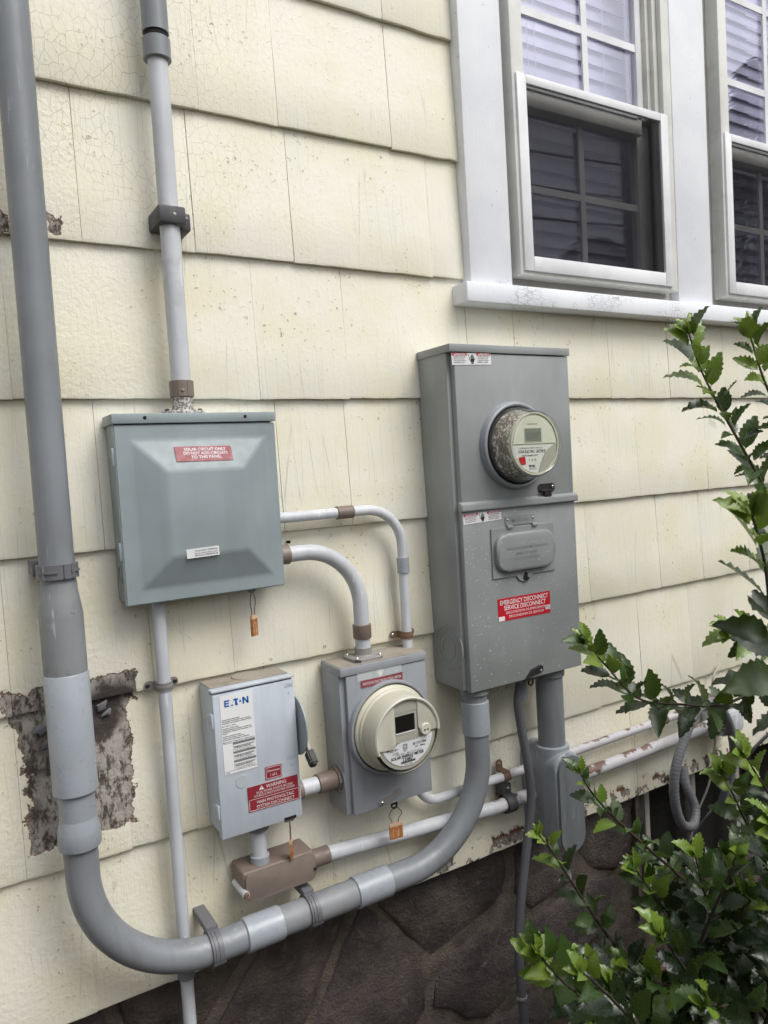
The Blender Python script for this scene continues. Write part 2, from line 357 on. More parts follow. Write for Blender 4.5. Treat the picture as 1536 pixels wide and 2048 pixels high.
# ------------------------------------------------------------------ mesh helpers
class Thing:
    def __init__(s, name, loc, label, cat, group=None, kind=None):
        o = bpy.data.objects.new(name, None); COL.objects.link(o); o.empty_display_size = .02
        o.location = loc; s.o = o; s.loc = Vector(loc)
        if label: o['label'] = label
        if cat: o['category'] = cat
        if group: o['group'] = group
        if kind: o['kind'] = kind
class MB:
    def __init__(s): s.bm = bmesh.new()
    def quadbox(s, x0, x1, y0, y1, z0, z1, bev=0.0, seg=2):
        x0, x1 = min(x0, x1), max(x0, x1); y0, y1 = min(y0, y1), max(y0, y1); z0, z1 = min(z0, z1), max(z0, z1)
        v = [s.bm.verts.new(p) for p in ((x0,y0,z0),(x1,y0,z0),(x1,y1,z0),(x0,y1,z0),(x0,y0,z1),(x1,y0,z1),(x1,y1,z1),(x0,y1,z1))]
        fs = [s.bm.faces.new([v[i] for i in f]) for f in ((0,3,2,1),(4,5,6,7),(0,1,5,4),(1,2,6,5),(2,3,7,6),(3,0,4,7))]
        if bev:
            es = set(e for f in fs for e in f.edges)
            bmesh.ops.bevel(s.bm, geom=list(es), offset=bev, segments=seg, affect='EDGES', profile=.5)
        return s
    def poly(s, pts, y0, y1, bev=0.0, seg=2):
        """polygon in (x,z) extruded from y0 (front) to y1 (back); pts counterclockwise seen from the front"""
        a = [s.bm.verts.new((p[0], y0, p[1])) for p in pts]; b = [s.bm.verts.new((p[0], y1, p[1])) for p in pts]
        n = len(pts); ff = s.bm.faces.new(a); s.bm.faces.new(b[::-1])
        for i in range(n): s.bm.faces.new((a[i], b[i], b[(i+1) % n], a[(i+1) % n]))
        if bev: bmesh.ops.bevel(s.bm, geom=list(ff.edges), offset=bev, segments=seg, affect='EDGES', profile=.5)
        return s
    def tube(s, pts, r, seg=20, cap=True):
        pts = [Vector(p) for p in pts]; n = len(pts)
        rr = r if isinstance(r, (list, tuple)) else [r]*n
        tan = []
        for i in range(n):
            a = pts[max(0, i-1)]; b = pts[min(n-1, i+1)]; d = b-a
            tan.append(d.normalized() if d.length > 1e-9 else (tan[-1] if tan else Vector((0, 0, 1))))
        up = Vector((0, 1, 0)) if abs(tan[0].y) < .9 else Vector((1, 0, 0))
        u = tan[0].cross(up).normalized(); rings = []
        for i in range(n):
            u = (u - tan[i]*u.dot(tan[i])).normalized(); w = tan[i].cross(u)
            rings.append([s.bm.verts.new(pts[i] + rr[i]*(math.cos(k*2*math.pi/seg)*u + math.sin(k*2*math.pi/seg)*w)) for k in range(seg)])
        for i in range(n-1):
            for k in range(seg):
                s.bm.faces.new((rings[i][k], rings[i][(k+1) % seg], rings[i+1][(k+1) % seg], rings[i+1][k]))
        if cap: s.bm.faces.new(rings[0][::-1]); s.bm.faces.new(rings[-1])
        return s
    def lathe(s, cx, cz, prof, seg=48, a0=0.0, a1=360.0, axis='y', c3=0.0):
        """profile [(r, along)] turned round an axis: 'y' through (cx,cz); 'z' through (cx, y=cz); 'x' through (y=cx, z=cz)"""
        full = abs(a1-a0) > 359.9; n = seg if full else seg+1; rings = []
        for (r, t) in prof:
            ring = []
            for k in range(n):
                a = RAD(a0+(a1-a0)*k/seg); c, q = r*math.cos(a), r*math.sin(a)
                ring.append(s.bm.verts.new((cx+c, t, cz+q) if axis == 'y' else (cx+c, cz+q, t) if axis == 'z' else (t, cx+c, cz+q)))
            rings.append(ring)
        for i in range(len(prof)-1):
            for k in range(seg):
                k2 = (k+1) % n
                try: s.bm.faces.new((rings[i][k], rings[i][k2], rings[i+1][k2], rings[i+1][k]))
                except ValueError: pass
        return s
    def ball(s, c, r, sq=(1, 1, 1), sub=1):
        g = bmesh.ops.create_icosphere(s.bm, subdivisions=sub, radius=r)
        for v in g['verts']: v.co = Vector((v.co.x*sq[0], v.co.y*sq[1], v.co.z*sq[2])) + Vector(c)
        return s
    def raw(s, vs, fs):
        v = [s.bm.verts.new(p) for p in vs]
        for f in fs:
            try: s.bm.faces.new([v[i] for i in f])
            except ValueError: pass
        return s
    def build(s, name, mat, parent=None, angle=35, label=None, kind=None, loc=None, fixn=True):
        bm = s.bm
        bmesh.ops.remove_doubles(bm, verts=bm.verts, dist=1e-6)
        if fixn: bmesh.ops.recalc_face_normals(bm, faces=bm.faces)
        off = Vector((0, 0, 0)); po = None
        if isinstance(parent, Thing): off = parent.loc; po = parent.o
        elif parent is not None: off = Vector(parent['_off']); po = parent
        elif loc is not None: off = Vector(loc)
        me = bpy.data.meshes.new(name)
        for v in bm.verts: v.co -= off
        bm.to_mesh(me); bm.free()
        me.shade_smooth(); me.set_sharp_from_angle(angle=RAD(angle))
        o = bpy.data.objects.new(name, me); COL.objects.link(o)
        me.materials.append(MAT[mat] if isinstance(mat, str) else mat)
        if po is not None: o.parent = po
        elif loc is not None: o.location = off
        o['_off'] = list(off)
        if label: o['label'] = label
        if kind: o['kind'] = kind
        return o
def tag(o, label, cat, group=None):
    o['label'] = label; o['category'] = cat
    if group: o['group'] = group
    return o
def fillet(pts, rads, n=14):
    """polyline with rounded corners"""
    pts = [Vector(p) for p in pts]; out = [pts[0]]
    for i in range(1, len(pts)-1):
        r = rads[i-1]; a = (pts[i-1]-pts[i]).normalized(); b = (pts[i+1]-pts[i]).normalized()
        th = a.angle(b)/2; tl = r/math.tan(th); p0 = pts[i]+a*tl; c = pts[i]+(a+b).normalized()*(r/math.sin(th)); p1 = pts[i]+b*tl
        e0 = p0-c; e1 = p1-c; ang = e0.angle(e1)
        for k in range(n+1):
            t = k/n; out.append(c + e0*(math.sin((1-t)*ang)/math.sin(ang)) + e1*(math.sin(t*ang)/math.sin(ang)))
    out.append(pts[-1]); return out
def smooth_path(pts, n=8):
    pts = [Vector(p) for p in pts]; out = []
    for i in range(len(pts)-1):
        p0 = pts[max(0, i-1)]; p1 = pts[i]; p2 = pts[i+1]; p3 = pts[min(len(pts)-1, i+2)]
        for k in range(n):
            t = k/n; out.append(.5*((2*p1)+(-p0+p2)*t+(2*p0-5*p1+4*p2-p3)*t*t+(-p0+3*p1-3*p2+p3)*t**3))
    out.append(pts[-1]); return out
def rrect(x0, x1, z0, z1, r, n=5):
    out = []
    for cx, cz, a in ((x1-r, z1-r, 0), (x0+r, z1-r, 90), (x0+r, z0+r, 180), (x1-r, z0+r, 270)):
        for k in range(n+1):
            t = RAD(a+90*k/n); out.append((cx+r*math.cos(t), cz+r*math.sin(t)))
    return out
_txt = {}
def text_geo(body, bold=0.0):
    k = (body, bold)
    if k not in _txt:
        cu = bpy.data.curves.new('t', 'FONT'); cu.body = body; cu.size = 1.0; cu.resolution_u = 2; cu.offset = bold
        cu.fill_mode = 'FRONT'
        o = bpy.data.objects.new('t', cu); COL.objects.link(o)
        bpy.context.view_layer.update()
        me = bpy.data.meshes.new_from_object(o.evaluated_get(bpy.context.evaluated_depsgraph_get()))
        vs = [v.co.copy() for v in me.vertices]; fs = [tuple(p.vertices) for p in me.polygons]
        bpy.data.meshes.remove(me); bpy.data.objects.remove(o); bpy.data.curves.remove(cu)
        _txt[k] = (vs, fs)
    return _txt[k]
class Face:
    """flat print surface: origin (lower left), unit vectors along the line of writing, up, and out of the face"""
    def __init__(s, o, u, v): s.o = Vector(o); s.u = Vector(u).normalized(); s.v = Vector(v).normalized(); s.n = s.u.cross(s.v)
    def p(s, a, b, h=0.0): return s.o + s.u*a + s.v*b + s.n*h
    def text(s, mb, body, a, b, cap, w=None, h=.0006, bold=0.004, align='C'):
        vs, fs = text_geo(body, bold)
        if not vs: return
        x0 = min(v.x for v in vs); x1 = max(v.x for v in vs); y0 = 0.0; sy = cap/.70
        sx = sy if w is None else w/(x1-x0)
        off = a - (sx*(x1-x0)/2 if align == 'C' else 0)
        mb.raw([s.p(off+(v.x-x0)*sx, b+(v.y-y0)*sy, h) for v in vs], fs)
    def rect(s, mb, a0, a1, b0, b1, h=.0004, th=.0003):
        q = [s.p(a0, b0, h), s.p(a1, b0, h), s.p(a1, b1, h), s.p(a0, b1, h)]
        mb.raw(q + [v - s.n*th for v in q], [(0, 1, 2, 3), (7, 6, 5, 4), (0, 4, 5, 1), (1, 5, 6, 2), (2, 6, 7, 3), (3, 7, 4, 0)])
    def shape(s, mb, pts, h=.0005): mb.raw([s.p(a, b, h) for a, b in pts], [tuple(range(len(pts)))])
FACE_DOWN = dict()
def front(x0, z0, y, tilt=0.0):
    """print face looking out of the wall (-y), turned by tilt degrees in its own plane"""
    t = RAD(tilt); return Face((x0, y, z0), (math.cos(t), 0, math.sin(t)), (-math.sin(t), 0, math.cos(t)))
def hand_sign(f, mb, a, b, s):
    """shock pictogram: a hand and a bolt"""
    def P(pts): f.shape(mb, [(a+x*s, b+y*s) for x, y in pts], .0007)
    P([(.40, .0), (.72, .0), (.72, .12), (.40, .12)])
    P([(.38, .14), (.74, .14), (.82, .34), (.76, .52), (.36, .50), (.30, .30)])
    for i, (x, h) in enumerate(((.36, .80), (.47, .92), (.58, .94), (.69, .82))):
        P([(x, .48), (x+.085, .48), (x+.085, h), (x, h)])
    P([(.80, .30), (.93, .52), (.88, .58), (.74, .44)])
    P([(.0, .96), (.04, 1.0), (.22, .80), (.14, .78), (.30, .56), (.20, .46), (.32, .36), (.28, .32), (.12, .46), (.22, .58), (.06, .82), (.16, .82)])
def screw(mb, x, y, z, r=.004, out=.003, axis='y'):
    mb.lathe(x, z, [(r, y+.001), (r, y-out*.4), (r*.6, y-out), (0.0001, y-out)], 14) if axis == 'y' else mb.lathe(x, y, [(r, z-.001), (r, z+out*.4), (r*.6, z+out), (.0001, z+out)], 14, axis='z')

# ================================================================== ground
def ground():
    xs = [-60, -20, -6, -2] + [-1+.1*i for i in range(45)] + [4, 8, 20, 60]
    ys = [-60, -25, -10, -5, -3] + [-2+.1*i for i in range(21)] + [.3]
    vs = []; fs = []
    for j, y in enumerate(ys):
        for i, x in enumerate(xs):
            near = 1 if abs(x) < 5 and y > -3 else 0
            vs.append((x, y, -1.50 + near*(.03*mnoise.noise((x*3, y*3, 0)) + .012*mnoise.noise((x*14, y*14, 4)))))
    nx = len(xs)
    for j in range(len(ys)-1):
        for i in range(nx-1): fs.append((j*nx+i, j*nx+i+1, (j+1)*nx+i+1, (j+1)*nx+i))
    MB().raw(vs, fs).build('ground', 'soil', kind='structure', loc=(0, 0, 0), angle=180)
ground()

# ================================================================== foundation of field stone
def foundation():
    T = Thing('foundation_wall', (1.0, .05, -1.5), 'dark rough field stone foundation wall under the cream siding', 'wall')
    x0, x1, z0, z1 = -.5, 3.0, -1.62, -.94
    # mortar bed with the hole of the basement window
    wx0, wx1, wz0, wz1 = 1.70, 2.66, -1.36, -.965
    vs = []; fs = []; st = .035; nx = int((x1-x0)/st); nz = int((z1-z0)/st)
    idx = {}
    for j in range(nz+1):
        for i in range(nx+1):
            x = x0+(x1-x0)*i/nx; z = z0+(z1-z0)*j/nz
            idx[i, j] = len(vs); vs.append((x, .052+.010*mnoise.noise((x*7, z*7, 1))+.004*mnoise.noise((x*28, z*28, 2)), z))
    for j in range(nz):
        for i in range(nx):
            cx = x0+(x1-x0)*(i+.5)/nx; cz = z0+(z1-z0)*(j+.5)/nz
            if wx0 < cx < wx1 and wz0 < cz: continue
            fs.append((idx[i, j], idx[i+1, j], idx[i+1, j+1], idx[i, j+1]))
    MB().raw(vs, fs).build('mortar_bed', 'mortar', T, angle=180)
    rng = random.Random(11); seeds = []
    for j in range(3):
        for i in range(11):
            seeds.append((x0+.16+i*.325+rng.uniform(-.11, .11)+(.16 if j % 2 else 0), z0+.08+j*.24+rng.uniform(-.07, .07)))
    def clip(poly, a, b):
        mx, mz = (a[0]+b[0])/2, (a[1]+b[1])/2; nx_, nz_ = b[0]-a[0], b[1]-a[1]; L = math.hypot(nx_, nz_); nx_ /= L; nz_ /= L
        mx -= nx_*.011; mz -= nz_*.011; out = []
        for k in range(len(poly)):
            p, q = poly[k], poly[(k+1) % len(poly)]
            dp = (p[0]-mx)*nx_+(p[1]-mz)*nz_; dq = (q[0]-mx)*nx_+(q[1]-mz)*nz_
            if dp <= 0: out.append(p)
            if dp*dq < 0: t = dp/(dp-dq); out.append((p[0]+(q[0]-p[0])*t, p[1]+(q[1]-p[1])*t))
        return out
    for s in seeds:
        poly = [(x0, z0), (x1, z0), (x1, z1), (x0, z1)]
        for q in seeds:
            if q is not s and math.hypot(q[0]-s[0], q[1]-s[1]) < .9: poly = clip(poly, s, q)
            if len(poly) < 3: break
        if len(poly) < 3: continue
        cx = sum(p[0] for p in poly)/len(poly); cz = sum(p[1] for p in poly)/len(poly)
        if wx0-.06 < cx < wx1+.06 and cz > wz0-.05: continue
        dense = []
        for k in range(len(poly)):
            p, q = poly[k], poly[(k+1) % len(poly)]; m = max(1, int(math.hypot(q[0]-p[0], q[1]-p[1])/.05))
            for e in range(m): dense.append((p[0]+(q[0]-p[0])*e/m, p[1]+(q[1]-p[1])*e/m))
        n = len(dense); vs = []; fs = []; seed = rng.uniform(0, 50)
        for lev, (sc_, dy) in enumerate(((1.0, .030), (.97, .000), (.90, -.006), (.74, -.009), (.56, -.010), (.38, -.011), (.2, -.011))):
            for p in dense:
                x = cx+(p[0]-cx)*sc_; z = cz+(p[1]-cz)*sc_
                wob = .012*mnoise.noise((x*16+seed, z*16, 3))
                vs.append((x+wob*(lev < 2), .050+dy+(.014*mnoise.noise((x*9+seed, z*9, 7))+.007*mnoise.noise((x*31+seed, z*31, 7)))*(lev > 0), z+wob*(lev < 2)))
        vs.append((cx, .036, cz)); L = 7
        for lev in range(L-1):
            for k in range(n): fs.append((lev*n+k, lev*n+(k+1) % n, (lev+1)*n+(k+1) % n, (lev+1)*n+k))
        for k in range(n): fs.append(((L-1)*n+k, (L-1)*n+(k+1) % n, L*n))
        MB().raw(vs, fs).build('stone', 'stone', T, angle=50)
foundation()
def basement_window():
    T = Thing('basement_window', (2.18, .10, -1.36), 'black basement window opening in the stone under the siding', 'window')
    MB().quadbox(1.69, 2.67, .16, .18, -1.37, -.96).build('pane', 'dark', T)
    MB().quadbox(1.685, 1.70, .03, .17, -1.36, -.962).build('jamb', 'mortar', T)
    MB().quadbox(2.66, 2.675, .03, .17, -1.36, -.962).build('jamb', 'mortar', T)
    for a in (1.80, 2.02, 2.25):
        MB().quadbox(a, a+.022, .095, .12, -1.36, -.965, .003).build('bar', 'jamb_grey', T)
basement_window()

# ================================================================== shingle siding
ROWS = [1.548, 1.270, .992, .716, .441, .158, -.117, -.388, -.682, -.966]
WIN_X0, WIN_X1, WIN_Z0 = 1.139, 2.83, .41
def siding():
    T = Thing('house_wall', (1.0, 0, -.966), 'house wall of cream painted wide wood shingles with cracked paint', 'wall')
    # sheathing, open behind the two windows
    sh = MB()
    for (a, b, c, d) in ((-.6, 1.24, -.95, 1.83), (1.24, 2.72, -.95, .43), (2.72, 3.6, -.95, 1.83)):
        sh.quadbox(a, b, .021, .035, c, d)
    sh.build('sheathing', 'sheathing', T)
    rng = random.Random(5)
    known = {  # joints seen in the photograph: row index (of its butt) -> x
        2: [], 3: [W(778, 170).x], 4: [W(142, 200).x, W(582, 400).x, W(862, 450).x],
        5: [W(5, 560).x, W(332, 600).x, W(512, 650).x, W(686, 560).x, WIN_X0+.002],
        6: [W(192, 870).x, W(560, 900).x, W(1278, 740+160).x, W(700, 930).x, W(1415, 870).x],
        7: [W(10, 1250).x, W(303, 1290).x, W(722, 1150).x, W(1180, 1130).x, W(1322, 1130).x],
        8: [W(32, 1500).x, W(250, 1500).x, W(382, 1460).x, W(850, 1350).x, W(1282, 1250).x],
        9: [W(182, 1850).x, W(325, 1780).x, W(540, 1660).x, W(1265, 1440).x, W(1420, 1400).x, W(1275, 1530).x]}
    for ri in range(1, len(ROWS)):
        zb, zt = ROWS[ri], ROWS[ri-1]
        spans = [(-.5, 3.5)]
        if zb > .3: spans = [(-.5, WIN_X0), (WIN_X1, 3.5)]
        for (sa, sb) in spans:
            cuts = [c for c in known.get(ri, []) if sa+.05 < c < sb-.05]
            x = sa+rng.uniform(.1, .3)
            while x < sb-.08:
                if all(abs(x-c) > .13 for c in cuts): cuts.append(x)
                x += rng.uniform(.16, .34)
            cuts = [sa]+sorted(cuts)+[sb]
            for a, b in zip(cuts, cuts[1:]):
                gap = rng.choice((.0001, .0002, .0003, .0007)); dz = rng.uniform(-.0014, .0014); dy = rng.uniform(-.0009, .0009)
                top = zt+.02
                if ri == 5 and a > WIN_X0-.01: top = .43
                n = max(3, int((b-a)/.022)); lv = (0.0, .02, .35, .7, 1.0); vs = []; fs = []
                sd = rng.uniform(0, 99)
                for j, t in enumerate(lv):
                    for i in range(n+1):
                        x_ = a+gap+(b-a-2*gap)*i/n
                        wz = dz+.0014*mnoise.noise((x_*22, sd, 0))+.0014*mnoise.noise((x_*70, sd, 5)) if j == 0 else dz*(1-t)
                        z_ = zb+(top-zb)*t+wz
                        tt = (z_-zb)/(zt-zb)
                        y_ = .0125*max(0, tt)+dy*(1-t)+.0012*mnoise.noise((x_*9, z_*7, sd)) + (.0018 if j == 0 else 0)
                        if i in (0, n): y_ += .0012
                        vs.append((x_, min(y_, .0185), z_))
                m = n+1
                for j in range(len(lv)-1):
                    for i in range(n): fs.append((j*m+i, j*m+i+1, (j+1)*m+i+1, (j+1)*m+i))
                # back rim: butt and both edges run back to the sheathing
                base = len(vs)
                for i in range(n+1): vs.append((vs[i][0], .0208, vs[i][2]+.001))
                for i in range(n): fs.append((base+i, base+i+1, i+1, i))
                for e in (0, n):
                    b2 = len(vs)
                    for j in range(len(lv)): q = vs[j*m+e]; vs.append((q[0], .0208, q[2]))
                    for j in range(len(lv)-1): fs.append((j*m+e, (j+1)*m+e, b2+j+1, b2+j))
                worn = ri == 9 or any(a-.02 < q[1] and b+.02 > q[0] and zb-.02 < q[3] and top+.02 > q[2] for q in BARE)
                MB().raw(vs, fs).build('shingle', 'siding_bare' if worn else 'siding', T, angle=50)
    # old screw holes
    for px, py in ((577, 1084), (540, 1318), (648, 1293)):
        p = W(px, py, .003); MB().lathe(p.x, p.z, [(.0030, p.y-.004), (.0030, p.y+.006), (.0001, p.y+.006)], 10).build('screw_hole', 'dark', T)
    # lumps of old caulk in the bare patch
    rng = random.Random(3)
    for px, py, s in ((203, 1412, .007), (216, 1424, .005), (80, 1462, .008), (92, 1490, .006), (120, 1615, .006), (205, 1620, .007)):
        p = W(px, py, .006); m = MB().ball((p.x, p.y, p.z), s, (1.5, .3, 1), 2)
        for v in m.bm.verts: v.co += Vector((1, .25, 1))*.008*mnoise.noise(v.co*140)
        m.build('caulk_lump', 'strap_grey', T, angle=60)
siding()

# ================================================================== windows
def windows():
    T = Thing('window_trim', (1.95, -.02, .38), 'white painted flat wood casing and sill around the twin windows', 'trim')
    zt = 1.95
    def board(n, *a, **k): MB().quadbox(*a, **k).build(n, 'trim', T)
    board('casing_board', 1.139, 1.268, -.022, .03, .4245, zt, bev=.003)
    board('casing_board', 1.893, 2.047, -.022, .03, .4245, zt, bev=.003)
    board('casing_board', 2.68, 2.83, -.022, .03, .4245, zt, bev=.003)
    board('sill', 1.108, 2.87, -.045, .03, .378, .424, bev=.004)
    for a, b in ((1.268, 1.893), (2.047, 2.68)):
        board('stool', a+.001, b-.001, -.020, .03, .4243, .432)
    for wi, (a, b) in enumerate(((1.284, 1.872), (2.094, 2.672))):
        lab = ('white double hung window with insect screen, beside the cream shingles' if wi == 0 else
               'white double hung window reflecting tree foliage, above the top of the holly')
        w = Thing('double_hung_window', ((a+b)/2, -.03, .45), lab, 'window')
        yf = -.036; z0 = .455
        # groove lining
        g = MB()
        for (p, q) in ((a-.016, a), (b, b+.021)): g.quadbox(p+.0005, q, .004, .03, .433, zt)
        g.quadbox(a, b, .004, .03, .433, z0); g.build('jamb_liner', 'jamb_grey', w)
        fr = MB(); fr.quadbox(a, a+.040, yf, .05, z0, zt, .002); fr.quadbox(b-.034, b, yf, .05, z0, zt, .002); fr.quadbox(a+.040, b-.034, yf+.001, .05, z0, z0+.018, .002)
        fr.build('frame', 'vinyl_beige', w)
        t = MB()
        for k, d in ((.052, -.022), (.066, -.010), (.082, .004)): t.quadbox(b-k, b-k+.0165, d, .05, .93, zt, .001)
        t.quadbox(a+.040, a+.05, -.012, .05, .93, zt, .001)
        t.build('sash_track', 'vinyl_beige', w)
        # screen
        sa, sb, sz0, sz1 = a+.010, b-.026, z0+.010, .936
        s = MB(); y0, y1 = yf-.006, yf+.004
        s.quadbox(sa, sa+.030, y0, y1, sz0, sz1, .0015); s.quadbox(sb-.030, sb, y0, y1, sz0, sz1, .0015)
        s.quadbox(sa+.0305, sb-.0305, y0, y1, sz0, sz0+.036, .0015); s.quadbox(sa+.0305, sb-.0305, y0, y1, sz1-.022, sz1, .0015)
        so = s.build('screen_frame', 'vinyl', w)
        MB().quadbox(sa+.028, sb-.028, y1-.003, y1-.0025, sz0+.03, sz1-.02).build('mesh', 'screen', so)
        # lower sash (raised sash set back)
        la, lb = a+.040, b-.034
        ls = MB(); ly = .018
        ls.quadbox(la, la+.035, ly, ly+.03, z0+.018, .925, .002); ls.quadbox(lb-.05, lb, ly, ly+.03, z0+.018, .925, .002)
        ls.quadbox(la+.036, lb-.051, ly, ly+.03, z0+.018, z0+.06, .002); ls.quadbox(la+.036, lb-.051, ly-.02, ly+.03, .885, .93, .002)
        lo = ls.build('lower_sash', 'vinyl_beige', w)
        MB().quadbox(la+.03, lb-.045, ly+.012, ly+.016, z0+.05, .89).build('glass', 'window_glass', lo)
        mu = MB(); mx = (la+lb)/2-.012; mu.quadbox(mx-.009, mx+.009, ly+.003, ly+.010, z0+.06, .885); mu.quadbox(la+.03, lb-.045, ly+.0035, ly+.0095, .684, .702)
        mu.build('muntin', 'vinyl', lo)
        # upper sash
        us = MB(); uy = -.006
        us.quadbox(la+.01, la+.028, uy, uy+.024, .93, zt, .002); us.quadbox(lb-.07, lb-.048, uy, uy+.024, .93, zt, .002); us.quadbox(la+.028, lb-.07, uy, uy+.024, .925, .945, .002)
        uo = us.build('upper_sash', 'vinyl', w)
        MB().quadbox(la+.02, lb-.06, uy+.010, uy+.013, .94, zt).build('glass', 'window_glass', uo)
        mu = MB(); mx = 1.572+(a-1.284)
        mu.quadbox(mx-.010, mx+.010, uy+.002, uy+.008, .945, zt); mu.quadbox(la+.02, lb-.06, uy+.0025, uy+.0075, 1.106, 1.126)
        mu.quadbox(la+.02, lb-.06, uy+.0025, uy+.0075, 1.36, 1.38)
        mu.build('muntin', 'vinyl', uo)
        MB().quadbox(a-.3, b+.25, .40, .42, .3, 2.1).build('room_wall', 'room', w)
        B = Thing('window_blind', ((a+b)/2, .075, .48), ('white horizontal slat blind behind the window by the cream shingles' if wi == 0 else 'white horizontal slat blind behind the window above the holly'), 'blind', 'blinds in the twin windows')
        sl = bmesh.new(); z = .49
        base = MB(); L = (b-.036)-(a+.042)
        base.raw([(0, 0, 0), (L, 0, 0), (L, .014, .046), (0, .014, .046), (0, .002, -.0005), (L, .002, -.0005), (L, .016, .0455), (0, .016, .0455)], [(0, 1, 2, 3), (7, 6, 5, 4), (0, 4, 5, 1), (1, 5, 6, 2), (2, 6, 7, 3), (3, 7, 4, 0)])
        first = base.build('slat', 'blind', B)   # mesh data made at the blind's origin, then shared
        me = first.data
        for v in me.vertices: v.co += B.loc
        k = 0
        while z < 1.80:
            o = first if k == 0 else first.copy()
            if k: COL.objects.link(o)
            o.location = (a+.042-B.loc.x, .070-B.loc.y, z-B.loc.z); z += .040; k += 1
        c = MB()
        for q in (.22, .27, .78): c.tube([(a+.04+L*q, .066, .49), (a+.04+L*q, .066, 1.8)], .0012, 6)
        c.build('cord', 'blind', B)
windows()

# ================================================================== conduits
def ring_z(mb, x, y, z0, z1, r0, r1, a0=0, a1=360, seg=40):
    """band round a vertical pipe"""
    mb.lathe(x, y, [(r0, z0), (r1, z0), (r1, z1), (r0, z1), (r0, z0)], seg, a0, a1, axis='z')
def ring_x(mb, y, z, x0, x1, r0, r1, a0=0, a1=360, seg=40):
    mb.lathe(y, z, [(r0, x0), (r1, x0), (r1, x1), (r0, x1), (r0, x0)], seg, a0, a1, axis='x')
BY = -.080; BX = W(103, 1000, BY).x; BR = .0282
BZ = W(527, 1857, BY).z; RX = W(951, 1430, BY).x
def zb(py, px): return W(px, py, BY).z
def big_conduit():
    T = Thing('service_conduit', (BX, BY, BZ), 'thick grey plastic service conduit sweeping under the boxes into the tall meter cabinet', 'conduit')
    zs = [zb(1165, 116), zb(1218, 118), zb(1345, 128), zb(1582, 150), zb(1635, 152), zb(1660, 156), zb(1690, 160)]
    MB().tube([(BX, BY, 1.75), (BX, BY, zs[0]-.004)], BR, 40).build('upper_pipe', 'pvc', T)
    p = [(BX, BY, zs[0]), (BX, BY, zs[0]-.012), (BX, BY, zs[0]-.022), (BX, BY, zs[1]-.004), (BX, BY, zs[1]-.012), (BX, BY, zs[2]-.004)]
    MB().tube(p, [BR+.0008, BR+.0012, BR+.0025, BR+.0062, BR+.0068, BR+.0068], 40).build('expansion_bell', 'pvc_worn', T)
    MB().tube([(BX, BY, zs[2]), (BX, BY, zs[2]-.002), (BX, BY, zs[3]+.002), (BX, BY, zs[3])], [.0352, .0365, .0365, .0350], 40).build('expansion_sleeve', 'pvc_light', T)
    MB().tube([(BX, BY, zs[3]+.01), (BX, BY, zs[5])], BR+.0016, 40).build('pipe_stub', 'pvc_light', T)
    MB().tube([(BX, BY, zs[4]), (BX, BY, zs[4]-.004), (BX, BY, zs[5]+.004), (BX, BY, zs[5]-.001), (BX, BY, zs[6]+.002), (BX, BY, zs[6])], [BR+.002, BR+.003, BR+.0062, BR+.0070, BR+.0070, BR+.0062], 40).build('bell_coupling', 'pvc_light', T)
    path = fillet([(BX, BY, zs[6]+.01), (BX, BY, BZ), (W(525, 1857, BY).x, BY, BZ)], [.215], 28)
    MB().tube(path, BR, 40).build('elbow', 'pvc', T)
    xa, xb = W(488, 1870, BY).x, W(561, 1840, BY).x; xc, xd = W(708, 1790, BY).x, W(776, 1765, BY).x
    MB().tube([(xb-.02, BY, BZ), (xc+.02, BY, BZ)], BR+.0006, 40).build('cross_pipe', 'pvc_worn', T)
    for a, b in ((xa, xb), (xc, xd)):
        MB().tube([(a, BY, BZ), (a+.0015, BY, BZ), (b-.0015, BY, BZ), (b, BY, BZ)], [BR+.0018, BR+.004, BR+.004, BR+.0018], 40).build('coupling', 'pvc_light', T)
    zc = W(953, 1466, BY).z; zd = W(950, 1400, BY).z
    path = fillet([(xd-.02, BY, BZ), (RX, BY, BZ), (RX, BY, zc+.02)], [.205], 28)
    MB().tube(path, BR, 40).build('elbow', 'pvc', T)
    MB().tube([(RX, BY, zc), (RX, BY, zc+.0015), (RX, BY, zd-.0015), (RX, BY, zd)], [BR+.0018, BR+.004, BR+.004, BR+.0018], 40).build('coupling', 'pvc_light', T)
    MB().tube([(RX, BY, zd-.01), (RX, BY, -.498)], BR, 40).build('riser_pipe', 'pvc', T)
    MB().tube([(RX, BY, -.522), (RX, BY, -.500)], BR+.006, 40).build('locknut', 'pvc', T)
big_conduit()
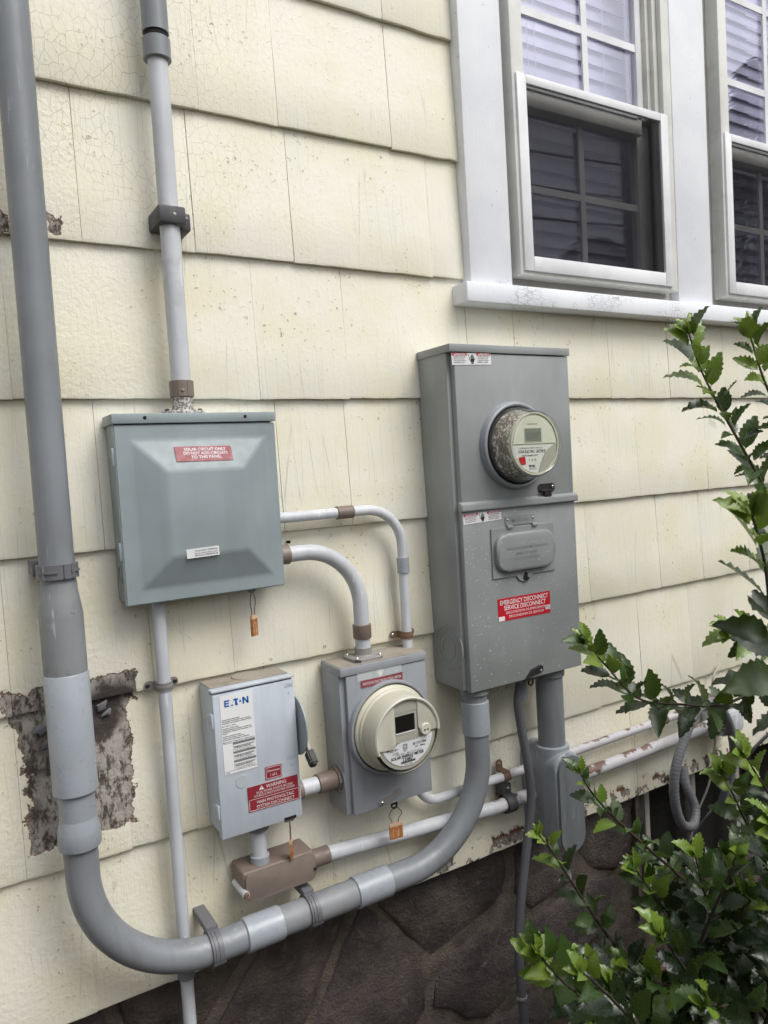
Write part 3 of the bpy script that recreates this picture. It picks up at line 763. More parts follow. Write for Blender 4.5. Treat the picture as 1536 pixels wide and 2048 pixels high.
def straps():
    # the strap round the vertical pipe
    z1 = W(115, 1127, BY).z; z0 = W(116, 1155, BY-.03).z-.004; zm = (z0+z1)/2
    T = Thing('conduit_strap', (BX, 0, zm), 'grey plastic strap clamping the upright part of the thick conduit', 'strap', 'grey straps on the thick conduit')
    m = MB(); ring_z(m, BX, BY, z0, z1, BR+.0008, BR+.0052); m.build('band', 'strap_grey', T)
    m = MB(); ring_z(m, BX, BY, zm-.0018, zm+.0018, BR+.005, BR+.0072, 200, 262); ring_z(m, BX, BY, zm-.0018, zm+.0018, BR+.005, BR+.0072, 302, 350)
    for a in (222, 283, 308): 
        q = RAD(a); m.quadbox(BX+(BR+.005)*math.cos(q)-.0018, BX+(BR+.005)*math.cos(q)+.0018, BY+(BR+.008)*math.sin(q), BY+(BR)*math.sin(q), z0+.0005, z1-.0005)
    m.build('rib', 'strap_grey', T)
    MB().quadbox(BX-.036, BX+.034, -.052, .003, z0+.003, z1+.006, .003).build('standoff', 'strap_grey', T)
    for i, (px, py) in enumerate(((434, 1890), (629, 1815))):
        x = W(px, py, BY-.02).x
        T = Thing('conduit_strap', (x, 0, BZ), ('grey clip strap at the foot of the thick conduit bend, by the thin vertical pipe' if i == 0 else 'grey clip strap on the thick conduit below the brown conduit fitting'), 'strap', 'grey straps on the thick conduit')
        m = MB(); ring_x(m, BY, BZ, x-.0105, x+.0105, BR+.0008, BR+.0055); m.build('band', 'strap_grey', T)
        m = MB(); ring_x(m, BY, BZ, x-.006, x-.0045, BR+.005, BR+.007, 95, 195); ring_x(m, BY, BZ, x+.001, x+.0025, BR+.005, BR+.007, 95, 195); m.build('rib', 'strap_grey', T)
        m = MB(); ring_x(m, BY, BZ, x-.012, x+.012, BR+.005, BR+.0085, 193, 203); ring_x(m, BY, BZ, x-.012, x+.012, BR+.005, BR+.009, 226, 236); m.build('clip', 'strap_grey', T)
        MB().quadbox(x-.0115, x+.0115, -.078, .03, BZ+.026, BZ+.0405, .002).build('standoff', 'strap_grey', T)
straps()
PX, PY = .4245, -.045
def solar_conduit():
    T = Thing('solar_conduit', (PX, PY, .14), 'pale grey conduit with a fatter expansion sleeve, rising from the square panel', 'conduit')
    za, zb_, zc = W(320, 70, PY).z, W(322, 82, PY).z, W(326, 125, PY).z
    MB().tube([(PX, PY, 1.75), (PX, PY, za)], .0235, 36).build('sleeve_pipe', 'pvc', T)
    MB().tube([(PX, PY, za+.002), (PX, PY, zb_-.002)], .0215, 36).build('gap_ring', 'dark', T)
    MB().tube([(PX, PY, zb_), (PX, PY, zb_-.001), (PX, PY, zc+.0015), (PX, PY, zc)], [.0235, .0248, .0248, .0235], 36).build('sleeve_collar', 'pvc', T)
    MB().tube([(PX, PY, zc+.01), (PX, PY, .165)], .0182, 36).build('pipe', 'pipe_white', T)
    z0, z1 = W(370, 795, PY).z, W(368, 762, PY).z
    m = MB().tube([(PX, PY, z0), (PX, PY, z0+.001), (PX, PY, z1-.001), (PX, PY, z1)], [.0205, .0215, .0215, .0205], 36)
    for a in range(0, 360, 45): q = RAD(a+15); m.tube([(PX+.0215*math.cos(q), PY+.0215*math.sin(q), z0+.001), (PX+.0215*math.cos(q), PY+.0215*math.sin(q), z1-.001)], .0012, 6)
    c = m.build('connector', 'brown_plain', T); s = MB(); screw(s, PX-.004, PY-.0212, (z0+z1)/2-.004, .0028, .002); s.build('screw', 'steel_strap', c)
solar_conduit()
def black_clamp(x, y, z, r, wx, hz, label, grp, tabdx, horiz=False):
    T = Thing('pipe_clamp', (x, 0, z), label, 'clamp', grp)
    if not horiz:
        MB().quadbox(x-wx/2, x+wx/2, y-r-.008, .003, z-hz/2, z+hz/2, .004).build('body', 'strap_black', T)
        MB().quadbox(x+tabdx-.010, x+tabdx+.010, y-.004, .003, z-hz/2-.004, z+hz/2-.004, .003).build('tab', 'strap_black', T)
        s = MB(); screw(s, x+.004, y-r-.0078, z, .0032, .001); screw(s, x+tabdx+.002, y-.0042, z+.002, .003, .002); s.build('screw', 'steel_strap', T)
    else:
        m = MB(); ring_x(m, y, z, x-.013, x+.013, r*.9, r+.007); m.build('body', 'strap_black', T)
        MB().quadbox(x-.013, x+.013, -.030, .003, z+r*.7, z+r+.032, .003).build('tab', 'strap_black', T)
        s = MB(); screw(s, x+.002, -.030, z+r+.020, .004, .002); s.build('screw', 'chrome', T)
black_clamp(PX-.001, PY, W(345, 432, -.06).z, .0182, .050, .032, 'black weathered clamp holding the pale conduit above the square panel', 'black pipe clamps', .030)
def thin_drop():
    x, y = .356, -.028; T = Thing('drop_conduit', (x, y, -1.5), 'thin grey steel conduit dropping from the square panel, behind the conduit bend, to the ground', 'conduit')
    MB().tube([(x, y, -.20), (x, y, -1.52)], .0122, 28).build('pipe', 'pipe_white', T)
    z = W(372, 1945, y).z; MB().tube([(x, y, z-.008), (x, y, z+.012)], .0165, 28).build('coupling', 'pvc', T)
    zs = W(328, 1372, y).z
    S_ = Thing('two_hole_strap', (x, 0, zs), 'galvanised two hole strap on the thin conduit under the square panel', 'strap', 'metal pipe straps')
    m = MB(); ring_z(m, x, y, zs-.008, zs+.008, .0124, .0138, 170, 370); ring_z(m, x, y, zs-.002, zs+.002, .0136, .0152, 175, 365); m.build('saddle', 'steel_strap', S_)
    for s in (-1, 1):
        t = MB().poly(rrect(x+s*.022-.010, x+s*.022+.010, zs-.008, zs+.008, .0075), -.006, -.0035); t.quadbox(x+s*.0125-.0015, x+s*.0125+.0015, y, -.0035, zs-.008, zs+.008)
        t.build('ear', 'steel_strap', S_)
        q = MB(); screw(q, x+s*.026, -.006, zs, .0042, .0025); q.build('screw', 'latch', S_)
thin_drop()
def half_strap(x, y, z, r, horiz, label):
    T = Thing('one_hole_strap', (x, 0, z), label, 'strap', 'metal pipe straps')
    if horiz:
        m = MB(); ring_x(m, y, z, x-.010, x+.010, r+.0002, r+.002, 60, 290); m.build('saddle', 'rust_strap', T)
        m = MB().poly(rrect(x-.010, x+.010, z+r*.5, z+r+.024, .009), -.006, -.0038); m.quadbox(x-.010, x+.010, y-r*.75, -.004, z+r*.72, z+r+.0022); m.build('ear', 'rust_strap', T)
        q = MB(); screw(q, x, -.006, z+r+.014, .0042, .0025); q.build('screw', 'steel_strap', T)
    else:
        m = MB(); ring_z(m, x, y, z-.008, z+.008, r+.0002, r+.002, 150, 390); ring_z(m, x, y, z-.002, z+.002, r+.0018, r+.0035, 160, 380); m.build('saddle', 'rust_strap', T)
        for s in (-1, 1):
            m = MB().poly(rrect(x+s*(r+.010)-.011, x+s*(r+.010)+.011, z-.008, z+.008, .0075), -.006, -.0038); m.quadbox(x+s*r, x+s*(r+.002), y-.004, -.004, z-.008, z+.008); m.build('ear', 'rust_strap', T)
            q = MB(); screw(q, x+s*(r+.014), -.006, z, .0042, .0025); q.build('screw', 'chrome', T)
TX, TY, TR = .9015, -.026, .0112
def thin_conduit():
    zt = -.086; T = Thing('branch_conduit', (TX, TY, -.77), 'thin pale conduit from square panel, behind meter box, along the wall bottom', 'conduit')
    zlow = -.768
    MB().tube(fillet([(.585, TY, zt), (TX, TY, zt), (TX, TY, -.44)], [.085], 20), TR, 28).build('pipe', 'pipe_white', T)
    MB().tube(fillet([(TX+.006, TY, -.66), (TX+.006, TY, zlow), (1.16, TY, zlow)], [.055], 16), TR, 28).build('pipe', 'pipe_white', T)
    MB().tube([(1.155, TY, zlow), (2.05, TY, zlow+.012)], TR, 24).build('pipe', 'pipe_peel', T)
    a, b = W(672, 1026, TY).x, W(705, 1024, TY).x
    MB().tube([(a, TY, zt), (a+.001, TY, zt), (b-.001, TY, zt), (b, TY, zt)], [TR, TR+.0028, TR+.0028, TR], 28).build('coupling', 'brown', T)
    z0, z1 = W(806, 1146, TY).z, W(804, 1114, TY).z
    MB().tube([(TX, TY, z0), (TX, TY, z0+.001), (TX, TY, z1-.001), (TX, TY, z1)], [TR, TR+.003, TR+.003, TR], 28).build('coupling', 'pvc_light', T)
    half_strap(TX, TY, W(812, 1273, TY-.015).z, TR, False, 'rusty strap on the thin conduit above the round solar meter box')
    half_strap(W(1010, 1558, TY).x, TY, zlow, TR, True, 'rusty strap on the thin conduit beside the grey elbow bend')
    half_strap(W(1327, 1450, TY).x, TY, zlow+.008, TR, True, 'rusty strap on the thin conduit near the flexible loop')
thin_conduit()
EX, EY, ER = .7755, -.046, .0163
def production_conduit():
    zt = W(600, 1106, EY).z; T = Thing('production_conduit', (EX, EY, -.39), 'pale elbow conduit from the square panel down into the round solar meter box', 'conduit')
    MB().tube(fillet([(.585, EY, zt), (EX, EY, zt), (EX, EY, -.385)], [.125], 24), ER, 32).build('elbow', 'pipe_white', T)
    MB().tube([(.594, EY, zt), (.616, EY, zt), (.617, EY, zt)], [ER+.0035, ER+.0035, ER], 32).build('connector', 'brown_plain', T)
    z1, z0 = W(728, 1250, EY-.015).z, W(730, 1278, EY-.015).z
    m = MB().tube([(EX, EY, z0), (EX, EY, z0+.001), (EX, EY, z1-.001), (EX, EY, z1)], [ER+.003, ER+.0036, ER+.0036, ER+.0005], 32)
    m.build('connector', 'brown', T)
production_conduit()

# ================================================================== seal tags
def seal_tag(p, name_label, w, h, yaw, wire_h, mat_thin=False):
    p = Vector(p); T = Thing('seal_tag', p, name_label, 'tag', 'orange meter seal tags')
    c, s = math.cos(RAD(yaw)), math.sin(RAD(yaw))
    def L(a, b, d=0): return p+Vector((a*c - d*s, a*s + d*c, b))
    m = MB()
    ww = w*.28
    m.tube(smooth_path([L(-ww, -wire_h), L(-ww*1.1, -wire_h*.75), L(-ww*1.7, -wire_h*.45), L(-ww*.6, -wire_h*.08), L(0, 0), L(ww*.9, -wire_h*.1), L(ww*1.9, -wire_h*.45), L(ww*.9, -wire_h*.75), L(ww*.8, -wire_h)], 5), .0009, 6)
    m.build('wire', 'wire', T)
    def slab(a0, a1, b0, b1, d0, d1):
        pts = [L(a0, b0, d0), L(a1, b0, d0), L(a1, b0, d1), L(a0, b0, d1), L(a0, b1, d0), L(a1, b1, d0), L(a1, b1, d1), L(a0, b1, d1)]
        return MB().raw(pts, [(0, 3, 2, 1), (4, 5, 6, 7), (0, 1, 5, 4), (1, 2, 6, 5), (2, 3, 7, 6), (3, 0, 4, 7)])
    slab(-w/2, w/2, -wire_h-h*.16, -wire_h+.001, -.0030, .0030).build('clip', 'tag_clear', T)
    b = slab(-w/2, w/2, -wire_h-h, -wire_h-h*.15, -.0026, .0026).build('plate', 'tag', T)
    f = Face(L(-w/2, -wire_h-h, -.0027), Vector((c, s, 0)), (0, 0, 1))
    t = MB()
    for k in (.3, .72):
        g = Face(f.p(w*k, h*.14), (0, 0, 1), -f.u); g.text(t, 'METER', h*.28, 0, h*.10, h*.5, .0002)
    t.build('lettering', 'tag_clear', b)

# ================================================================== square breaker panel
def breaker_panel():
    x0, x1, zt, zb_ = .2905, .5955, .1235, -.2165
    T = Thing('breaker_panel', ((x0+x1)/2, 0, zb_), 'square blue grey solar breaker panel with raised pyramid door', 'panel')
    MB().quadbox(x0+.003, x1-.003, -.056, .006, zb_+.005, zt-.006, .0015).build('box', 'panel_grey', T)
    MB().quadbox(x0-.002, x1+.001, -.073, .006, zt-.0165, zt+.0015, .0015).build('top_cap', 'panel_grey', T)
    # door with raised truncated pyramid
    zc = zt-.0185; yf = -.0695
    o = [(x0, zb_), (x1, zb_), (x1, zc), (x0, zc)]
    a = [(x0+.028, zb_+.026), (x1-.022, zb_+.026), (x1-.022, zc-.028), (x0+.028, zc-.028)]
    b = [(x0+.083, zb_+.082), (x1-.078, zb_+.082), (x1-.078, zc-.086), (x0+.083, zc-.086)]
    bm = MB()
    back = [bm.bm.verts.new((x, -.0565, z)) for x, z in o]
    R0 = [bm.bm.verts.new((x, yf, z)) for x, z in o]; R1 = [bm.bm.verts.new((x, yf, z)) for x, z in a]; R2 = [bm.bm.verts.new((x, yf-.025, z)) for x, z in b]
    for P, Q in ((back, R0), (R0, R1), (R1, R2)):
        for k in range(4): bm.bm.faces.new((P[k], P[(k+1) % 4], Q[(k+1) % 4], Q[k]))
    bm.bm.faces.new(R2); bm.bm.faces.new(back[::-1])
    bm.bm.edges.ensure_lookup_table()
    es = [e for e in bm.bm.edges if not (e.verts[0] in back and e.verts[1] in back)]
    soft = [e for e in es if (e.verts[0] in R1+R2 and e.verts[1] in R1+R2)]
    hard = [e for e in es if e.verts[0] in R0+back and e.verts[1] in R0+back]
    bmesh.ops.bevel(bm.bm, geom=soft, offset=.0055, segments=4, affect='EDGES', profile=.5)
    hard = [e for e in hard if e.is_valid]
    bmesh.ops.bevel(bm.bm, geom=hard, offset=.002, segments=2, affect='EDGES')
    d = bm.build('door', 'panel_grey', T, angle=60)
    # red sticker on the upper slope
    sl = Vector((0, -.025, -.058)).normalized()
    pa = Vector((W(347, 888, -.076).x, yf-.0067, zc-.028-.0155)); tilt = Vector((1, 0, -.012))
    wid = W(461, 890, -.078).x-pa.x; up = -sl
    f = Face(pa+sl*.0285, tilt, up); st = MB(); f.rect(st, 0, wid, 0, .030, .0016, .0012); so = st.build('warning_sticker', 'sticker_faded', d, label='faded red sticker reading SOLAR CIRCUIT ONLY')
    t = MB()
    for i, (s, w) in enumerate((('SOLAR CIRCUIT ONLY', .74), ('DO NOT ADD CIRCUITS', .78), ('TO THIS PANEL', .54))):
        f.text(t, s, wid*.53, .0208-.0078*i, .0058, wid*w, .0021, .01)
    t.build('lettering', 'print_white', so)
    # small white sticker
    q = W(374, 1118, yf-.025); f = front(q.x, q.z, yf-.0253, 1.5); w = W(439, 1108, yf-.025).x-q.x
    st = MB(); f.rect(st, 0, w, 0, .0165, .0008, .0012); so = st.build('caution_sticker', 'sticker_white', d)
    t = MB(); hand_sign(f, t, .004, .003, .011)
    for i in range(3): f.text(t, ['TURN OFF POWER SUPPLY BEFORE SERVICING', 'Do not remove cover, no user', 'REPLACE ALL COVERS BEFORE USE'][i], w*.60, .0112-.0042*i, .0026, w*.70, .0012)
    t.build('lettering', 'print_black', so)
    s = MB(); screw(s, W(289, 831, -.073).x, -.073, zt-.0065, .0032, .0014); s.build('screw', 'dark', T)
    s = MB(); screw(s, W(490, 829, -.073).x, -.073, zt-.0065, .0032, .0014); s.build('screw', 'dark', T)
    for za in (W(219, 915, -.06).z, W(236, 1105, -.06).z): MB().quadbox(x0-.0045, x0+.001, -.066, -.052, za-.016, za+.016, .001).build('hinge', 'panel_grey', T)
    k = MB(); z = W(237, 1150, -.03).z
    for r in (.017, .0155): k.lathe(-.030, z, [(r, x0+.004), (r, x0+.0012), (r-.0012, x0+.0012), (r-.0012, x0+.004)], 32, axis='x')
    k.build('knockout', 'panel_grey', T)
    q = W(503, 1190, -.05); k = MB(); k.lathe(q.x, zb_+.0, [(.009, -.052), (.009, -.049), (.004, -.049), (.004, -.052), (.009, -.052)], 20); k.build('latch_eye', 'steel_strap', T)
    # hub on top
    h = MB(); h.lathe(PX, PY, [(.0001, zt+.0075), (.032, zt+.0075), (.034, zt+.005), (.034, zt+.001), (.0001, zt+.001)], 32, axis='z')
    for v in h.bm.verts: v.co.x = PX+(v.co.x-PX)*1.18; v.co.y = PY+(v.co.y-PY)*.72
    ho = h.build('hub_plate', 'granite', T)
    MB().tube([(PX, PY, zt+.004), (PX, PY, zt+.012), (PX, PY, W(370, 795, PY).z+.002)], [.0225, .0195, .0195], 32).build('hub_collar', 'granite', ho)
    s = MB()
    for a, b in ((-.032, -.008), (.030, -.006), (.024, .012)): screw(s, PX+a, PY+b, zt+.007, .0045, .004, axis='z')
    s.build('hub_screw', 'latch', ho)
    seal_tag((q.x+.001, -.0505, zb_-.006), 'orange seal tag on a wire hanging under the square breaker panel', .018, .040, 35, .048)
breaker_panel()

# ================================================================== safety switch
def eaton_logo(f, mb, a, b, w, h):
    def P(*pts): f.shape(mb, [(a+x*w, b+y*h) for x, y in pts], .0012)
    P((0, 0), (.06, 0), (.06, 1), (0, 1)); P((.06, .78), (.22, .78), (.22, 1), (.06, 1)); P((.06, .40), (.19, .40), (.19, .60), (.06, .60)); P((.06, 0), (.20, 0), (.20, .22), (.06, .22))
    P((.265, 0), (.345, 0), (.352, .22), (.285, .22)); P((.335, .44), (.352, .44), (.352, .62), (.342, .62))
    P((.375, .76), (.58, .76), (.56, 1), (.375, 1)); P((.44, 0), (.52, 0), (.52, .76), (.44, .76)); P((.52, .0), (.56, .0), (.535, .3), (.52, .5))
    P(*[(.655+.04*math.cos(RAD(k*30)), .5+.19*math.sin(RAD(k*30))) for k in range(12)])
    P((.745, 0), (.815, 0), (.815, 1), (.745, 1)); P((.93, 0), (1, 0), (1, 1), (.93, 1)); P((.815, 1), (.745, 1), (.93, 0), (1, 0))
def safety_switch():
    x0, x1, zt, zb_ = .4305, .5975, -.400, -.6830; yf = -.0755
    T = Thing('safety_switch', ((x0+x1)/2, 0, zb_), 'pale blue grey disconnect switch with EATON label and side lever', 'switch')
    MB().quadbox(x0+.001, x1-.004, -.058, .004, zb_+.008, zt+.004, .001).build('box', 'eaton_grey', T)
    MB().quadbox(x0+.002, x1-.005, -.0575, .003, zt+.0042, zt+.0060, 0).build('dusty_lid', 'dust_top', T)
    m = MB(); m.lathe((x0+x1)/2+.005, -.026, [(.0001, zt+.0085), (.030, zt+.0085), (.031, zt+.0055)], 32, axis='z')
    m.build('knockout', 'dust_top', T)
    MB().quadbox(x0, x1, yf, -.0600, zb_, zt-.0045, .0018).build('door', 'eaton_grey', T)
    MB().quadbox(x0-.001, x1+.001, yf-.0005, -.054, zt-.001, zt+.0035, .001).build('drip_lip', 'eaton_grey', T)
    door = [o for o in T.o.children if o.name.startswith('door')][0]
    # label
    tl = W(438, 1394, yf); tr = W(504, 1383, yf); bl = W(450, 1551, yf)
    w = tr.x-tl.x; h = tl.z-bl.z
    f = front(tl.x, tl.z-h, yf-.0002, 0); st = MB(); f.rect(st, 0, w, 0, h, .0008, .001); so = st.build('maker_label', 'sticker_white', door, label='white maker label with blue EATON logo')
    t = MB(); eaton_logo(f, t, w*.13, h*.855, w*.74, h*.085); t.build('logo', 'print_blue', so)
    t = MB()
    lines = [(.69, 'General Duty Safety Switch', .55), (.668, 'Interrupteur de securite a usage general', .86), (.646, 'Interruptor de seguridad de servicio general', .92), (.61, '30 A, 240 V~, 60 Hz', .42),
             (.58, 'Complete ratings inside', .5), (.558, 'Valeurs nominales completes a l interieur', .9), (.536, 'Informacion completa de capacidades en el', .92), (.514, 'interior', .16),
             (.48, 'Further instructions inside', .55), (.458, 'Autres instructions a l interieur', .66), (.436, 'Instrucciones adicionales en el interior', .82), (.405, 'Made in U.S.A.  Fabrique aux E.-U.  Hecho en E.U.A.', .96)]
    for z, s, ww in lines: f.text(t, s, w*.02, h*z, h*.0125, w*ww*.98, .0012, .03, 'L')
    f.text(t, '62-4823', w*.03, h*.012, h*.012, w*.12, .0012, .02, 'L')
    hand_sign(f, t, w*.03, h*.16, w*.26)
    for z in (.035, .39): f.rect(t, w*.01, w*.99, h*z, h*(z+.003), .0010)
    f.rect(t, w*.305, w*.310, h*.035, h*.39, .0010)
    for k in range(3):
        z = .36-.115*k
        for e, s in enumerate(('HAZARDOUS VOLTAGE DISCONNECT', 'POWER BEFORE SERVICING')): f.text(t, s, w*.33, h*(z-.030-.018*e), h*.0125, w*(.62-.1*e), .0012, .03, 'L')
        for e in range(2): f.text(t, 'Line side terminals stay energized when off', w*.35, h*(z-.066-.016*e), h*.009, w*.58, .0012, .01, 'L')
    t.build('lettering', 'print_black', so)
    t = MB()
    for k in range(3): f.rect(t, w*.31, w*.985, h*(.361-.115*k), h*(.388-.115*k), .0010)
    t.build('grey_band', 'print_grey', so)
    # red stickers
    def red(tl, tr, bl, nm, rows, lab, frame=True, dy=.0):
        a, b, c = W(*tl, yf), W(*tr, yf), W(*bl, yf)
        w, h = b.x-a.x, a.z-c.z; ti = math.degrees(math.atan2(b.z-a.z, b.x-a.x))
        f = front(a.x, a.z-h, yf-.0003-dy, ti); s = MB(); f.rect(s, 0, w, 0, h, .0010, .0013); so = s.build(nm, 'sticker_maroon', door, label=lab)
        t = MB()
        if frame:
            e = min(w, h)*.06; g = e*.45
            for q in ((e, w-e, e, e+g), (e, w-e, h-e-g, h-e), (e, e+g, e, h-e), (w-e-g, w-e, e, h-e)): f.rect(t, *q, .0013)
        for s_, cx, z, cap, ww in rows: f.text(t, s_, w*cx, h*z, h*cap, w*ww, .0014, .004)
        if nm == 'warning_sticker':
            for tri in ([(.22, .60), (.32, .60), (.27, .93)],): f.shape(t, [(w*p, h*q) for p, q in tri], .0014)
        t.build('lettering', 'print_white', so)
        if nm == 'warning_sticker':
            t = MB(); f.text(t, '!', w*.27, h*.64, h*.18, None, .0017, .02); t.build('mark', 'sticker_maroon', so)
    red((529, 1535), (562, 1527), (531, 1560), 'count_sticker', [('Disconnect', .5, .58, .2, .74), ('1 of 2', .5, .24, .2, .4)], 'small maroon sticker reading Disconnect 1 of 2')
    red((494, 1576), (594, 1548), (496, 1601), 'warning_sticker', [('WARNING', .56, .62, .28, .40), ('DUAL POWER SOURCE SECOND', .53, .34, .17, .72), ('SOURCE IS PHOTOVOLTAIC SYSTEM', .52, .10, .17, .80)], 'maroon sticker headed WARNING', False, .0006)
    red((496, 1600), (598, 1572), (499, 1625), 'main_sticker', [('MAIN PHOTOVOLTAIC', .52, .53, .24, .72), ('SYSTEM DISCONNECT', .52, .18, .24, .74)], 'maroon sticker reading MAIN PHOTOVOLTAIC SYSTEM DISCONNECT')
    # worn round sticker, embossed ON / OFF
    q = W(484, 1563, yf); m = MB(); m.lathe(q.x, q.z, [(.0001, yf-.0008), (.0125, yf-.0008), (.0128, yf)], 24); m.build('round_seal', 'sticker_pale', door)
    for px, py, s, cap in ((577, 1373, 'ON', .0075), (577, 1388, 'I', .006), (582, 1516, 'OFF', .0075), (584, 1530, 'O', .007)):
        q = W(px, py, yf); vs, fs = text_geo(s, .02); k = cap/.7; x_ = (max(v.x for v in vs)+min(v.x for v in vs))/2
        MB().raw([(q.x+(v.x-x_)*k, yf-.0011, q.z+v.y*k) for v in vs], fs).build('embossed_lettering', 'eaton_grey', door)
    # hinges on the left, latch below
    for py in (1440, 1625):
        z = W(425, py, -.06).z; m = MB().quadbox(x0-.004, x0+.001, -.073, -.056, z-.014, z+.014, .0015); m.tube([(x0-.003, -.056, z-.010), (x0-.003, -.056, z+.010)], .003, 10); m.build('hinge', 'eaton_grey', T)
    q = W(578, 1640, yf+.01); m = MB(); m.poly([(q.x-.016, zb_+.001), (q.x-.010, zb_-.006), (q.x+.006, zb_-.007), (q.x+.014, zb_+.001)], yf+.004, yf+.008); m.build('hasp', 'steel_strap', T)
    m = MB(); m.quadbox(q.x-.014, q.x+.012, yf-.0004, yf+.004, zb_+.0004, zb_+.006); m.build('slot', 'dark', T)
    # handle: half disc standing proud on the right side, steel lever with a black grip
    xh = x1+.004; cy, cz, R = -.058, -.503, .060
    pts = [(cy-R*math.cos(RAD(a))*.92, cz+R*math.sin(RAD(a))) for a in range(-88, 89, 8)]
    m = MB(); A = [m.bm.verts.new((xh, p, q_)) for p, q_ in pts]; B = [m.bm.verts.new((xh+.0025, p, q_)) for p, q_ in pts]
    m.bm.faces.new(A); m.bm.faces.new(B[::-1])
    for k in range(len(A)): m.bm.faces.new((A[k], B[k], B[(k+1) % len(A)], A[(k+1) % len(A)]))
    m.build('handle_plate', 'panel_grey', T)
    MB().tube([(xh-.004, -.045, cz), (xh+.012, -.045, cz)], .016, 20).build('handle_boss', 'panel_grey', T)
    def XW(px, py, x):
        q = (px-768)/F_PX*CR + (py-1024)/F_PX*CD + CF; return CAMLOC + q*(x/q.x)
    a, b, c = XW(607, 1470, xh+.006), XW(617, 1502, xh+.008), XW(627, 1526, xh+.008)
    a = Vector((a.x, max(a.y, -.10), a.z))
    def slab(p, q_, w, th):
        d = (q_-p).normalized(); u = d.cross(Vector((1, 0, 0))).normalized(); X_ = Vector((1, 0, 0)); m = MB()
        v = [p+u*w*s1+X_*th*s2 for s1, s2 in ((-1, -1), (1, -1), (1, 1), (-1, 1))]+[q_+u*w*s1+X_*th*s2 for s1, s2 in ((-1, -1), (1, -1), (1, 1), (-1, 1))]
        m.raw(v, [(0, 3, 2, 1), (4, 5, 6, 7), (0, 1, 5, 4), (1, 2, 6, 5), (2, 3, 7, 6), (3, 0, 4, 7)])
        bmesh.ops.bevel(m.bm, geom=list(m.bm.edges), offset=min(w, th)*.35, segments=2, affect='EDGES'); return m
    slab(a, b+(c-b)*.2, .0075, .003).build('lever', 'steel_strap', T)
    slab(b, c+(c-b)*.18, .0105, .0075).build('grip', 'black', T)
    p = W(579, 1643, yf+.006)
    seal_tag((q.x-.001, yf+.005, zb_-.006), 'orange seal tag hanging edge-on under the EATON switch', .018, .036, 62, .038)
safety_switch()

# ================================================================== fittings between the boxes
def nipple():
    z = W(640, 1566, -.04).z; T = Thing('pipe_nipple', (.65, -.042, z), 'short peeling brown and white nipple joining the switch to the round meter box', 'pipe')
    y = -.042
    MB().tube([(.590, y, z), (.700, y, z)], .0165, 28).build('pipe', 'pipe_white', T)
    MB().tube([(.594, y, z), (.612, y, z), (.613, y, z)], [.0205, .0205, .017], 28).build('connector', 'brown_plain', T)
    xa, xb = W(641, 1566, -.06).x, W(672, 1560, -.06).x
    m = MB().tube([(xa, y, z), (xa+.001, y, z), (.698, y, z)], [.018, .0205, .0205], 28); m.tube([(.690, y, z), (.6975, y, z)], .026, 8)
    m.build('connector', 'brown', T)
nipple()
def brown_body():
    x0, x1 = W(500, 1755, -.07).x-.013, W(632, 1735, -.07).x; zt, zb_ = -.766, -.826; yf = -.066
    T = Thing('pull_fitting', ((x0+x1)/2, 0, zb_), 'brown rounded conduit fitting with a flat cover under the EATON switch', 'conduit fitting')
    MB().quadbox(x0, x1, yf, .002, zb_+.010, zt, .005, 3).build('body', 'brown', T)
    MB().poly(rrect(x0+.004, x1-.001, zb_+.002, zt-.001, .012), yf-.0060, yf-.0008, .0022).build('cover', 'brown_plain', T)
    MB().tube([(x0+.001, -.015, zb_+.022), (x0+.001, yf-.010, zb_+.022)], .0075, 18).build('plug', 'pipe_white', T)
    s = MB(); screw(s, x0+.001, yf-.010, zb_+.022, .006, .003); s.build('screw', 'rust_strap', T)
    s = MB(); screw(s, x1-.003, yf-.002, zb_+.024, .005, .006); s.build('screw', 'latch', T)
    xr = W(520, 1690, -.045).x; y = -.040
    P = Thing('riser_nipple', (xr, y, zt), 'short stained pale riser from the EATON switch down to the brown fitting', 'pipe')
    MB().tube([(xr, y, zt-.012), (xr, y, -.672)], .0150, 28).build('pipe', 'pipe_white', P)
    m = MB().tube([(xr, y, zt-.006), (xr, y, zt+.014), (xr, y, zt+.016)], [.019, .019, .016], 28); m.build('socket', 'pvc_light', P)
    m = MB().tube([(xr, y, -.700), (xr, y, -.682)], .0205, 28)
    for a in range(0, 360, 24): q = RAD(a); m.quadbox(xr+.0205*math.cos(q)-.0015, xr+.0205*math.cos(q)+.0015, y+.0205*math.sin(q)-.0015, y+.0205*math.sin(q)+.0015, -.698, -.684)
    m.build('locknut', 'pvc', P)
    z = -.803; y = -.031
    L = Thing('feeder_conduit', (x1, y, z), 'pale peeling horizontal conduit running along the bottom of the siding', 'conduit')
    xk = W(655, 1700, y).x
    MB().tube([(x1-.01, y, z), (xk, y, z-.001)], .0185, 28).build('socket', 'brown', L)
    za = W(1000, 1612, y).z
    MB().tube([(xk-.005, y, z), (1.12, y, za)], .0160, 28).build('pipe', 'pipe_white', L)
    MB().tube([(1.115, y, za), (2.03, y, -.822)], .0160, 28).build('pipe', 'pipe_peel', L)
    black_clamp(W(1017, 1612, y).x, y, za, .016, .03, .03, 'black clamp holding the low horizontal conduit beside the grey elbow bend', 'black pipe clamps', 0, True)
brown_body()

